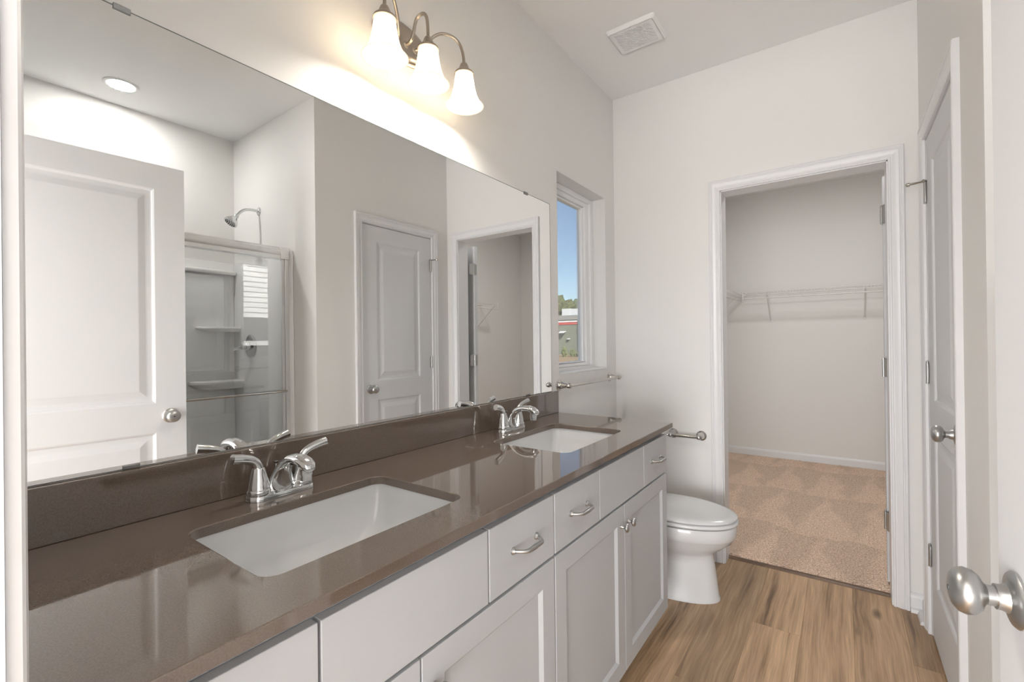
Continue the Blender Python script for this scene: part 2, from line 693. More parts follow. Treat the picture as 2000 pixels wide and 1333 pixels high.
# bedroom shell behind the camera
m = MB()
m.box((-0.6, -3.1, 0), (-0.5, -0.06, H))
struct(m.build('wall_bedroom_left', 'wall_paint'), 'bedroom wall behind the camera', 'wall')
m = MB()
m.box((3.0, -3.1, 0), (3.1, -0.06, H))
struct(m.build('wall_bedroom_right', 'wall_paint'), 'bedroom side wall behind the camera', 'wall')
m = MB()
m.box((-0.6, -3.2, 0), (3.1, -3.1, H))
struct(m.build('wall_bedroom_back', 'wall_paint'), 'far bedroom wall behind the camera', 'wall')
m = MB()
m.box((-0.5, -0.06, 0), (-0.15, 0.05, H)).box((2.63, -0.06, 0), (3.0, 0.05, H))
struct(m.build('wall_bedroom_front', 'wall_paint'), 'bedroom wall around the bathroom doorway', 'wall')
m = MB()
m.box((-0.6, -3.2, H), (3.1, -0.06, H + 0.1))
struct(m.build('ceiling_bedroom', 'ceiling_paint'), 'bedroom ceiling behind the camera', 'ceiling')

# plank floor: one object, boards as a pattern in its mesh


def plank_floor():
    bm = bmesh.new()
    lay = bm.loops.layers.float_color.new('plank_rand')
    rr = random.Random(21)
    w, x_ref, length = 0.18, 0.827, 1.22
    first = {-2: 2.42, -1: 1.72, 0: 2.24, 1: 1.66, 2: 1.84, 3: 2.28}
    tones = {(-2, 1): 0.30, (-1, 0): 0.15, (-1, 1): 0.12, (0, 0): 0.78, (0, 1): 0.66, (1, 1): 0.60, (1, 0): 0.6, (2, 1): 0.50, (2, 0): 0.5, (3, 1): 0.20, (3, 0): 0.34}
    g = 0.0011
    for i in range(-6, 12):
        x0, x1 = x_ref + i * w, x_ref + (i + 1) * w
        x0, x1 = max(x0, -0.1), min(x1, 2.63)
        if x1 - x0 < 0.01:
            continue
        y = first.get(i, rr.uniform(1.5, 2.6)) - 5 * length
        k = -4
        while y < YZ - 0.02:
            a, b = max(y, -3.1), min(y + length, YZ - 0.02)
            if b - a > 0.005:
                val = tones.get((i, k), rr.random())
                q = [(x0 + g, a + g), (x1 - g, a + g), (x1 - g, b - g), (x0 + g, b - g)]
                lo = [bm.verts.new((px, py, 0.0)) for px, py in q]
                f = bm.faces.new(lo)
                base = [bm.verts.new((px + sx * g * 1.0, py + sy * g * 1.0, -0.0012)) for (px, py), (sx, sy) in zip(q, ((-1, -1), (1, -1), (1, 1), (-1, 1)))]
                fs = [f]
                for s in range(4):
                    fs.append(bm.faces.new((base[s], base[(s + 1) % 4], lo[(s + 1) % 4], lo[s])))
                for ff in fs:
                    for l in ff.loops:
                        l[lay] = (val, val, val, 1)
            y += length
            k += 1
    # sub floor closing the joints
    q = [bm.verts.new(c) for c in ((-0.6, -3.2, -0.0013), (3.1, -3.2, -0.0013), (3.1, YZ, -0.0013), (-0.6, YZ, -0.0013))]
    f = bm.faces.new(q)
    for l in f.loops:
        l[lay] = (-1.1, -1.1, -1.1, 1)
    bmesh.ops.recalc_face_normals(bm, faces=list(bm.faces))
    me = bpy.data.meshes.new('floor')
    bm.to_mesh(me)
    bm.free()
    for p in me.polygons:
        if p.normal.z < -0.5:
            p.flip()
    me.materials.append(MATS['oak_planks'])
    o = bpy.data.objects.new('floor', me)
    COL.objects.link(o)
    return struct(o, 'brown oak plank floor running towards the closet', 'floor')


plank_floor()


def carpet():
    bm = bmesh.new()
    rr = random.Random(4)
    xs0, xs1, ys0, ys1 = 0.40, 1.50, YZ - 0.006, YB - 0.012

    def grid(x0, x1, y0, y1, st, rough):
        nx, ny = max(1, int((x1 - x0) / st)), max(1, int((y1 - y0) / st))
        V = []
        for j in range(ny + 1):
            row = []
            for i in range(nx + 1):
                x, y = x0 + (x1 - x0) * i / nx, y0 + (y1 - y0) * j / ny
                z = 0.013
                if rough:
                    edge = min(1, (y - ys0) / 0.02)
                    h = noise.noise((x * 90, y * 90, 1.0)) * 0.004 + (rr.random() - 0.5) * 0.0045
                    z = 0.0135 * (0.25 + 0.75 * max(0, edge)) + h
                    if 0 < j < ny and 0 < i < nx:
                        x += (rr.random() - 0.5) * st * 0.7
                    if j == 0:
                        y -= rr.random() * 0.006
                        z = max(0.004, z)
                row.append(bm.verts.new((x, y, z)))
            V.append(row)
        for j in range(ny):
            for i in range(nx):
                bm.faces.new((V[j][i], V[j][i + 1], V[j + 1][i + 1], V[j + 1][i]))
    grid(0.627, 1.334, ys0, Y2 + 0.0, 0.005, True)
    grid(xs0, xs1, Y2, ys1, 0.0075, True)
    grid(0.0, xs0, Y2, ys1, 0.3, False)
    grid(xs1, XR, Y2, ys1, 0.3, False)
    me = bpy.data.meshes.new('floor_closet')
    bm.to_mesh(me)
    bm.free()
    me.materials.append(MATS['carpet_pile'])
    o = bpy.data.objects.new('floor_closet', me)
    COL.objects.link(o)
    struct(o, 'pinkish beige carpet with vacuum marks covering the closet floor', 'carpet')


carpet()
m = MB()
m.box((-0.1, YZ, -0.05), (2.68, YB + 0.11, -0.002))
struct(m.build('floor_closet_base', 'dirt'), 'floor slab under the closet carpet', 'floor')

# transition strip at the closet doorway
m = MB()
prof = [(-0.022, 0.0), (-0.020, 0.004), (-0.008, 0.008), (0.008, 0.0085), (0.012, 0.006), (0.012, 0.0)]
m.loft([[(0.6275, YZ - 0.012 + y, z) for y, z in prof], [(1.333, YZ - 0.012 + y, z) for y, z in prof]])
struct(m.build('trim_threshold', 'threshold_wood'), 'brown wooden strip between plank floor and closet carpet', 'threshold')

# ------------------------------------------------------------------ casings, jambs, baseboards
CASING = [(0.0, 0.0), (0.0, 0.009), (0.003, 0.0115), (0.008, 0.0115), (0.011, 0.0085), (0.015, 0.0085), (0.020, 0.012),
          (0.030, 0.0155), (0.038, 0.0175), (0.0415, 0.0145), (0.0445, 0.0145), (0.047, 0.0185), (0.054, 0.0185), (0.057, 0.016), (0.057, 0.0)]


def casing(a0, a1, top, to3d):
    """a0,a1: inner edges, top: inner height; to3d(u, z, w)"""
    loops = []
    for u, w in CASING:
        pass
    path = [(a0, 0.0, -1, 0), (a0, top, -1, 1), (a1, top, 1, 1), (a1, 0.0, 1, 0)]
    for a, z, su, sz in path:
        loops.append([to3d(a + su * u, z + sz * u, w) for u, w in CASING])
    mm = MB()
    mm.loft(loops)
    return mm


def door_trim(name, label, a0, a1, top, to3d, depth, to3d_j):
    """casing plus jamb lining with a stop"""
    c = casing(a0 + 0.007, a1 - 0.007, top - 0.007, to3d)
    o = c.build(name, 'trim_paint', smooth=25)
    struct(o, label, 'door trim')
    j = MB()
    d0, d1 = depth
    T = 0.0008
    for (u0, u1, z0, z1) in ((a0 - 0.0, a0 + 0.012, 0, top), (a1 - 0.012, a1, 0, top), (a0, a1, top - 0.012, top)):
        pts = [to3d_j(u0, z0, d0 + T), to3d_j(u1, z1, d1 - T)]
        j.box(pts[0], pts[1])
    o2 = j.build('jamb', 'trim_paint', o)
    return o


# closet doorway (opening lining 12 mm inside the wall hole 0.625..1.338)
far3 = lambda u, z, w: (u, YF - w, z)
farj = lambda u, z, d: (u, YF + d, z)
door_trim('trim_closet_doorway', 'white moulded casing and jamb around the open closet doorway', 0.6140, 1.3465, 2.0590, far3, (0, 0.115), farj)
# linen door
rig3 = lambda u, z, w: (XL - w, u, z)
rigj = lambda u, z, d: (XL + d, u, z)
door_trim('trim_linen_door', 'white casing around the closed narrow panel door', 1.9085, 2.5635, 2.0590, rig3, (0, 0.111), rigj)
# entry doorway around the camera
nea3 = lambda u, z, w: (u, YN + w, z)
neaj = lambda u, z, d: (u, YN - d, z)
door_trim('trim_entry_doorway', 'white casing and jamb of the entry doorway, a pale strip along the left picture edge', 0.6320, 1.4290, 2.0665, nea3, (0, 0.114), neaj)

BASE = [(0.0, 0.0), (0.013, 0.0), (0.013, 0.062), (0.010, 0.072), (0.006, 0.078), (0.0, 0.083)]
SHOE = [(0.0, 0.0), (0.017, 0.0), (0.0165, 0.006), (0.012, 0.014), (0.0, 0.018)]


def baseboard(name, label, p, q, nrm, z0=0.0, shoe=True):
    """p,q floor points on the wall face, nrm into the room"""
    mm = MB()
    n = Vector((nrm[0], nrm[1], 0))
    P, Q = Vector((*p, z0)), Vector((*q, z0))
    mm.loft([[P + n * u + Vector((0, 0, z)) for u, z in BASE], [Q + n * u + Vector((0, 0, z)) for u, z in BASE]])
    if shoe:
        o = n * 0.013
        mm.loft([[P + o + n * u + Vector((0, 0, z)) for u, z in SHOE], [Q + o + n * u + Vector((0, 0, z)) for u, z in SHOE]])
    return struct(mm.build(name, 'trim_paint'), label, 'baseboard')


baseboard('baseboard_far', 'short white baseboard between closet casing and linen wall', (1.3975, YF), (XL - 0.001, YF), (0, -1))
baseboard('baseboard_right', 'white baseboard beside the narrow panel door', (XL, 2.6145), (XL, YF - 0.031), (-1, 0))
baseboard('baseboard_toilet', 'white baseboard on the end wall behind the toilet', (0.031, YF), (0.5630, YF), (0, -1))
baseboard('baseboard_left', 'white baseboard under the window', (0.0, 1.985), (0.0, YF), (1, 0))
baseboard('baseboard_corner', 'white baseboard on the wall between shower and narrow door', (XL, YC), (XL, 1.8575), (-1, 0))
baseboard('baseboard_closet_back', 'white baseboard along the back wall of the closet', (0.0, YB), (XR, YB), (0, -1), 0.006, False)
baseboard('baseboard_closet_right', 'white baseboard on the right closet wall', (XR, Y2), (XR, YB - 0.014), (-1, 0), 0.006, False)
baseboard('baseboard_closet_left', 'white baseboard on the left closet wall', (0.0, Y2), (0.0, YB - 0.014), (1, 0), 0.006, False)

# ------------------------------------------------------------------ doors
KNOB = [(0.0, 0.062), (0.010, 0.0618), (0.019, 0.0595), (0.0255, 0.054), (0.0275, 0.047), (0.026, 0.040), (0.021, 0.034), (0.014, 0.0305), (0.0115, 0.028), (0.0115, 0.013), (0.0, 0.013)]
ROSE = [(0.0, 0.0), (0.032, 0.0), (0.0325, 0.003), (0.030, 0.006), (0.022, 0.008), (0.0165, 0.010), (0.0145, 0.016), (0.0145, 0.020), (0.0, 0.020)]


def panel_door(w, h, t, stile=0.113, rails=(0.225, 0.835, 0.965, 1.925)):
    """slab 0..w (x), 0..h (z), faces at y=0 and y=-t, with two moulded panels on both faces"""
    mm = MB()
    pan = [(stile, w - stile, rails[0], rails[1]), (stile, w - stile, rails[2], rails[3])]
    steps = [(0.0, 0.0), (0.006, 0.0025), (0.010, 0.0075), (0.014, 0.0085), (0.026, 0.0085), (0.032, 0.0080), (0.058, 0.0020), (0.062, 0.0018)]
    t_ = bmesh.new()
    for side in (0, 1):
        sy = lambda d: (-d if side == 0 else -t + d)
        outer = rect(0, w, 0, h)
        loops = [outer] + [rect(a, b, c, d) for a, b, c, d in pan]
        flat = [p for lp in loops for p in lp]
        V = [t_.verts.new((p[0], sy(0), p[1])) for p in flat]
        for tr in tessellate_polygon([[Vector((p[0], p[1], 0)) for p in lp] for lp in loops]):
            t_.faces.new([V[i] for i in tr])
        for (a, b, c, d) in pan:
            prev = None
            for ins, dep in steps:
                ring = [t_.verts.new((px, sy(dep), pz)) for px, pz in rect(a + ins, b - ins, c + ins, d - ins)]
                if prev:
                    for k in range(4):
                        t_.faces.new((prev[k], prev[(k + 1) % 4], ring[(k + 1) % 4], ring[k]))
                prev = ring
            t_.faces.new(prev)
    # edges
    for (p, q) in (((0, 0), (w, 0)), ((w, 0), (w, h)), ((w, h), (0, h)), ((0, h), (0, 0))):
        t_.faces.new([t_.verts.new(c) for c in ((p[0], 0, p[1]), (q[0], 0, q[1]), (q[0], -t, q[1]), (p[0], -t, p[1]))])
    bmesh.ops.remove_doubles(t_, verts=list(t_.verts), dist=1e-5)
    bmesh.ops.recalc_face_normals(t_, faces=list(t_.faces))
    mm._merge(t_)
    return mm


def door_knob(parent, x, z, y, ny, button=False):
    """knob on the face at local y, pointing along ny"""
    k = MB()
    k.lathe(KNOB, (x, y, z), (0, ny, 0), 32)
    o = k.build('door_knob', 'satin_nickel', parent, 40, world=False)
    r = MB()
    r.lathe(ROSE, (x, y, z), (0, ny, 0), 32)
    r.build('rosette', 'satin_nickel', o, 40, world=False)
    if button:
        b = MB()
        b.lathe([(0.0, 0.0), (0.0032, 0.0), (0.0032, 0.0012), (0, 0.0012)], (x, y + ny * 0.0615, z), (0, ny, 0), 10)
        b.build('privacy_slot', 'screw_hole', o, world=False)
    return o


def hinge(parent, x, y, z, leaf=(1, 0), leaf2=None, pin_stop=None, hgt=0.089):
    """butt hinge: knuckle at x,y; leaf plates along directions"""
    mm = MB()
    n = 5
    for i in range(n):
        a = z - hgt / 2 + i * hgt / n
        mm.lathe([(0.0, 0.0), (0.0058, 0.0), (0.0058, hgt / n - 0.0008), (0.0, hgt / n - 0.0008)], (x, y, a), (0, 0, 1), 12)
    mm.lathe([(0.0, 0.0), (0.0045, 0.0), (0.0045, 0.004), (0.0, 0.006)], (x, y, z + hgt / 2), (0, 0, 1), 10)
    for lf in (leaf, leaf2):
        if lf is None:
            continue
        d = Vector((lf[0], lf[1], 0))
        L = d.length
        d.normalize()
        s = Vector((-d.y, d.x, 0)) * 0.001
        P = Vector((x, y, z))
        base = rrect(0, L, -hgt / 2, hgt / 2, 0.006, 3)
        mm.loft([[P + d * a + s + Vector((0, 0, b)) for a, b in base], [P + d * a - s + Vector((0, 0, b)) for a, b in base]])
    o = mm.build('hinge', 'satin_nickel', parent, 40, world=False)
    if pin_stop:
        st = MB()
        d = Vector((pin_stop[0], pin_stop[1], 0)).normalized()
        sd = Vector((-d.y, d.x, 0))
        P = Vector((x, y, z + hgt / 2 + 0.004))
        st.tube([P - d * 0.012, P + d * 0.030], [0.0095, 0.0085], 10, flat=0.55)
        st.tube([P + d * 0.028, P + d * 0.052], [0.0055, 0.005], 10)
        st.lathe([(0, 0), (0.009, 0), (0.009, 0.008), (0.006, 0.013), (0, 0.013)], P + d * 0.050, d, 12)
        st.tube([P + sd * 0.0, P + sd * 0.022], [0.006, 0.005], 10, flat=0.6)
        st.build('door_stop', 'polished_nickel', o, 40, world=False)
    return o


# entry door: opened about 85 degrees to the right of the camera
th_e = math.atan2(0.854 - 0.09, 1.325 - 1.385)
W_E = 0.766
d1 = thing('door_1', 'white two-panel entry door standing open at the right picture edge, knob in front', 'door', (1.385, 0.090, 0.012), kind='structure')
d1.rotation_euler = (0, 0, th_e)
panel_door(W_E, 2.035, 0.035).build('panel', 'door_paint', d1, world=False)
# local y=0 is the -x side? direction (cos,sin) ; local +y is to the left (-x) when pointing along +y
door_knob(d1, W_E - 0.060, 0.906, 0.0, 1, True)
door_knob(d1, W_E - 0.060, 0.912, -0.035, -1)
lp = MB()
lp.box((W_E, -0.030, 0.88), (W_E + 0.0012, -0.005, 0.94), 0.0005)
lp.box((W_E, -0.024, 0.903), (W_E + 0.009, -0.011, 0.921), 0.002)
lp.build('latch', 'satin_nickel', d1, world=False)
for hz in (0.25, 1.02, 1.80):
    hinge(d1, 0.004, -0.039, hz - 0.0, (0.03, 0.0))

# linen door: closed, hinged at the far side
W_L = 0.6245
d2 = thing('door_2', 'white closed two-panel door, narrow, between closet doorway and entry door', 'door', (XL + 0.002, 1.9235, 0.012), kind='structure')
d2.rotation_euler = (0, 0, PI / 2)
panel_door(W_L, 2.031, 0.035).build('panel', 'door_paint', d2, world=False)
door_knob(d2, 0.060, 0.912, 0.0, 1)
for hz, st in ((1.83, (0.35, 1)), (1.085, None), (0.33, None)):
    hinge(d2, W_L + 0.0015, 0.005, hz - 0.012, (-0.016, 0.0), (0.016, 0.0), st)

# closet door: swung fully back behind the wall, seen only by its hinge edge
W_C = 0.703
d3 = thing('door_3', 'white closet door folded back behind the wall, only its hinged edge visible at the right jamb', 'door', (1.331, 2.937, 0.022), kind='structure')
d3.rotation_euler = (0, 0, R(1.5))
panel_door(W_C, 2.012, 0.035).build('panel', 'door_paint', d3, world=False)
for v in d3.children[0].data.vertices:
    v.co.y += 0.035
door_knob(d3, W_C - 0.06, 0.905, 0.035, 1)
for hz in (0.33, 1.085, 1.84):
    hinge(d3, -0.0065, -0.012, hz - 0.022, (0.004, 0.036), (0.011, -0.045))
mm = casing(0.6140 + 0.007, 1.3465 - 0.007, 2.0520, lambda u, z, w: (u, Y2 + w, z))
struct(mm.build('trim_closet_inside', 'trim_paint', smooth=25), 'white casing on the closet side of the doorway', 'door trim')

# ------------------------------------------------------------------ window
w1 = thing('window_1', 'small white vinyl window over the toilet with blue sky outside', 'window', (-0.075, (WY0 + WY1) / 2, WZ0), kind='structure')


def frame_ring(mm, y0, y1, z0, z1, wl, wr, wb, wt, x0, x1, bev=0.003):
    mm.box((x0, y0, z0), (x1, y0 + wl, z1), bev)
    mm.box((x0, y1 - wr, z0), (x1, y1, z1), bev)
    mm.box((x0, y0 + wl, z0), (x1, y1 - wr, z0 + wb), bev)
    mm.box((x0, y0 + wl, z1 - wt), (x1, y1 - wr, z1), bev)


e = 0.0006
mm = MB()
frame_ring(mm, WY0 + e, WY1 - e, WZ0 + e, WZ1 - e, 0.040, 0.040, 0.022, 0.028, -0.1495, -0.080)
mm.build('window_frame', 'vinyl', w1)
mm = MB()
frame_ring(mm, WY0 + 0.041, WY1 - 0.041, WZ0 + 0.023, WZ1 - 0.029, 0.045, 0.045, 0.018, 0.026, -0.145, -0.093)
sash = mm.build('sash', 'vinyl', w1)
mm = MB()
frame_ring(mm, WY0 + 0.087, WY1 - 0.087, WZ0 + 0.042, WZ1 - 0.056, 0.016, 0.016, 0.008, 0.010, -0.140, -0.106, 0.004)
mm.build('glazing_bead', 'vinyl', sash)
mm = MB()
mm.box((-0.124, WY0 + 0.095, WZ0 + 0.046), (-0.120, WY1 - 0.095, WZ1 - 0.060))
mm.build('pane', 'window_glass', w1)

# drywall return sill: thin white ledge of the opening
mm = MB()
mm.box((-0.0795, WY0 + e, WZ0 + e), (0.004, WY1 - e, WZ0 + 0.006), 0.002)
struct(mm.build('trim_sill', 'vinyl'), 'white ledge at the bottom of the window recess', 'sill')

# ------------------------------------------------------------------ vanity
CAB_Y0, CAB_W = 0.100, 0.925
FX = 0.536            # back of the fronts
CT = 0.883            # counter top
CB = 0.863


def shaker(mm, y0, y1, z0, z1, x0, x1, st=0.056):
    """door with recessed flat panel and a small sloped inner edge"""
    t = bmesh.new()
    rings = [(0.0, x1 - 0.0012), (0.0012, x1), (st, x1), (st + 0.010, x1 - 0.008)]
    prev = None
    first = None
    back = [t.verts.new((x0, a, b)) for a, b in rect(y0, y1, z0, z1)]
    prev = back
    t.faces.new(back)
    for ins, x in rings:
        ring = [t.verts.new((x, a, b)) for a, b in rect(y0 + ins, y1 - ins, z0 + ins, z1 - ins)]
        for k in range(4):
            t.faces.new((prev[k], prev[(k + 1) % 4], ring[(k + 1) % 4], ring[k]))
        prev = ring
    t.faces.new(prev)
    bmesh.ops.recalc_face_normals(t, faces=list(t.faces))
    mm._merge(t)


def pull(parent, yc, zc, x):
    mm = MB()
    hw = 0.048
    pts = []
    for k in range(25):
        s = -1 + 2 * k / 24
        a = abs(s)
        xx = x + 0.004 + 0.026 * (1 - max(0, (a - 0.45) / 0.55) ** 2.4)
        pts.append((xx, yc + hw * s, zc))
    rad = [0.0040 + 0.0022 * (1 - abs(-1 + 2 * k / 24)) for k in range(25)]
    mm.tube(pts, rad, 12)
    for s in (-1, 1):
        mm.lathe([(0.0, 0.0), (0.0085, 0.0), (0.0085, 0.003), (0.006, 0.005), (0.0045, 0.009), (0.0, 0.009)], (x, yc + hw * s, zc), (1, 0, 0), 16)
    return mm.build('handle', 'satin_nickel', parent, 40)


def cab_knob(parent, yc, zc, x):
    mm = MB()
    mm.lathe([(0.0, 0.0), (0.0075, 0.0), (0.0075, 0.002), (0.0048, 0.005), (0.0045, 0.013), (0.009, 0.017), (0.0138, 0.020), (0.0148, 0.0225), (0.0125, 0.0265), (0.006, 0.0285), (0.0, 0.029)], (x, yc, zc), (1, 0, 0), 22)
    return mm.build('knob', 'satin_nickel', parent, 40)


def make_cabinet(y0, label):
    y1 = y0 + CAB_W - 0.0006
    t = thing('vanity_cabinet', label, 'cabinet', (0.28, (y0 + y1) / 2, 0.0), 'white vanity cabinets under the counter')
    b = MB()
    b.box((0.004, y0, 0.0), (0.464, y0 + 0.016, CB - 0.001)).box((0.464, y0, 0.105), (FX - 0.001, y0 + 0.016, CB - 0.001))
    b.box((0.004, y1 - 0.016, 0.0), (0.464, y1, CB - 0.001)).box((0.464, y1 - 0.016, 0.105), (FX - 0.001, y1, CB - 0.001))
    b.box((0.004, y0 + 0.016, 0.105), (FX - 0.001, y1 - 0.016, 0.121))
    b.box((0.004, y0 + 0.016, 0.121), (0.012, y1 - 0.016, 0.66))
    # face frame
    b.box((FX - 0.020, y0 + 0.016, 0.825), (FX - 0.001, y1 - 0.016, CB - 0.001))
    b.box((FX - 0.020, y0 + 0.016, 0.66), (FX - 0.001, y1 - 0.016, 0.70))
    for yy in (y0 + 0.271, y0 + 0.655):
        b.box((FX - 0.020, yy - 0.02, 0.70), (FX - 0.001, yy + 0.02, 0.825))
    b.box((FX - 0.020, (y0 + y1) / 2 - 0.02, 0.121), (FX - 0.001, (y0 + y1) / 2 + 0.02, 0.66))
    b.build('body', 'cabinet_paint', t)
    k = MB()
    k.box((0.448, y0 + 0.017, 0.0), (0.463, y1 - 0.017, 0.104))
    k.build('toe_kick', 'cabinet_paint', t)
    g = 0.0025
    zd0, zd1 = 0.684, 0.838
    xs = (y0, y0 + 0.2705, y0 + 0.6545, y1)
    for i in range(3):
        mm = MB()
        mm.box((FX, xs[i] + g, zd0), (FX + 0.019, xs[i + 1] - g, zd1), 0.0013, 2)
        if i == 1:
            mm.build('false_front', 'cabinet_paint', t)
        else:
            d = mm.build('drawer', 'cabinet_paint', t)
            pull(d, (xs[i] + xs[i + 1]) / 2, 0.762, FX + 0.019)
    ym = (y0 + y1) / 2
    for i in range(2):
        a, c = (y0 + g, ym - 0.0018) if i == 0 else (ym + 0.0018, y1 - g)
        mm = MB()
        shaker(mm, a, c, 0.112, 0.676, FX, FX + 0.019)
        d = mm.build('door', 'cabinet_paint', t)
        cab_knob(d, ym + (-0.030 if i == 0 else 0.030), 0.612, FX + 0.019)
    return t


cab_far = make_cabinet(CAB_Y0 + CAB_W, 'white vanity cabinet under the far sink, next to the toilet')
cab_near = copy_tree(cab_far)
cab_near.location.y -= CAB_W
cab_near['label'] = 'white vanity cabinet under the near sink, cut off by the bottom picture edge'
mm = MB()
mm.box((FX - 0.022, YN + 0.001, 0.105), (FX - 0.003, CAB_Y0 - 0.001, CB - 0.001))
tag(mm.build('filler_strip', 'cabinet_paint'), 'narrow white filler strip between near vanity cabinet and wall', 'filler')

S1, S2 = 0.5625, 1.4875
SX0, SX1, SW = 0.158, 0.463, 0.2225
holes = [rrect(SX0, SX1, s - SW, s + SW, 0.030, 8) for s in (S1, S2)]


def countertop():
    mm = MB()
    # eased slab: 3 stacked profiles for the outer edge
    mm.slab(rect(0.001, 0.5735, YN + 0.001, 1.980), holes, CB, CT, (0, 1, 2))
    bm = mm.bm
    # round over the top and bottom outer front/right edges and the cutout edge
    es = []
    for ed in bm.edges:
        if len(ed.link_faces) != 2:
            continue
        if ed.calc_face_angle(0) > R(60):
            z0, z1 = ed.verts[0].co.z, ed.verts[1].co.z
            if abs(z0 - CT) < 1e-5 and abs(z1 - CT) < 1e-5:
                es.append(ed)
    bmesh.ops.bevel(bm, geom=es, offset=0.0022, segments=2, profile=0.5, affect='EDGES')
    o = mm.build('countertop', 'quartz')
    return tag(o, 'long glossy brown quartz countertop over both vanity cabinets', 'countertop')


ct = countertop()
mm = MB()
mm.box((0.001, YN + 0.001, CT + 0.0003), (0.0205, 1.980, 0.9875), 0.0015, 2)
tag(mm.build('backsplash', 'quartz'), 'brown quartz backsplash strip below the long mirror', 'backsplash')


def make_sink(yc, label):
    t = thing('sink', label, 'sink', ((SX0 + SX1) / 2, yc, 0.72), 'white undermount sinks')
    mm = MB()
    inner = [(-0.004, CB - 0.0008, 0.032), (-0.003, 0.845, 0.032), (0.002, 0.815, 0.034), (0.012, 0.775, 0.040), (0.024, 0.748, 0.046), (0.045, 0.733, 0.05), (0.09, 0.727, 0.045), (0.128, 0.7235, 0.02)]
    loops = []
    # outside shell first (downwards closed), then inside
    for ins, z, r in [(0.128, 0.712, 0.02), (0.04, 0.718, 0.05), (0.010, 0.745, 0.046), (-0.012, 0.80, 0.04), (-0.016, 0.850, 0.036), (-0.030, 0.852, 0.04), (-0.030, CB - 0.0008, 0.04)]:
        loops.append([(x, y, z) for x, y in rrect(SX0 + ins, SX1 - ins, yc - SW + ins, yc + SW - ins, r, 8)])
    for ins, z, r in inner:
        sl = 1.6 if ins > 0.01 else 1.0                       # ends slope more than front and back
        loops.append([(x, y, z) for x, y in rrect(SX0 + ins, SX1 - ins, yc - SW + ins * sl, yc + SW - ins * sl, min(r, (SX1 - SX0) / 2 - ins - 0.001), 8)])
    mm.loft(loops, cap0=True, cap1=True)
    mm.build('basin', 'porcelain', t, 50)
    d = MB()
    d.lathe([(0.0, 0.001), (0.010, 0.001), (0.014, 0.0025), (0.021, 0.0025), (0.022, 0.0), (0.0, 0.0)], ((SX0 + SX1) / 2, yc, 0.7238), (0, 0, 1), 24)
    d.build('drain', 'chrome', t, 40)
    o = MB()
    return t


sink_near = make_sink(S1, 'near white rectangular undermount sink, closest to the camera')
sink_far = copy_tree(sink_near)
sink_far.location.y += S2 - S1
sink_far['label'] = 'far white rectangular undermount sink at the window end of the counter'


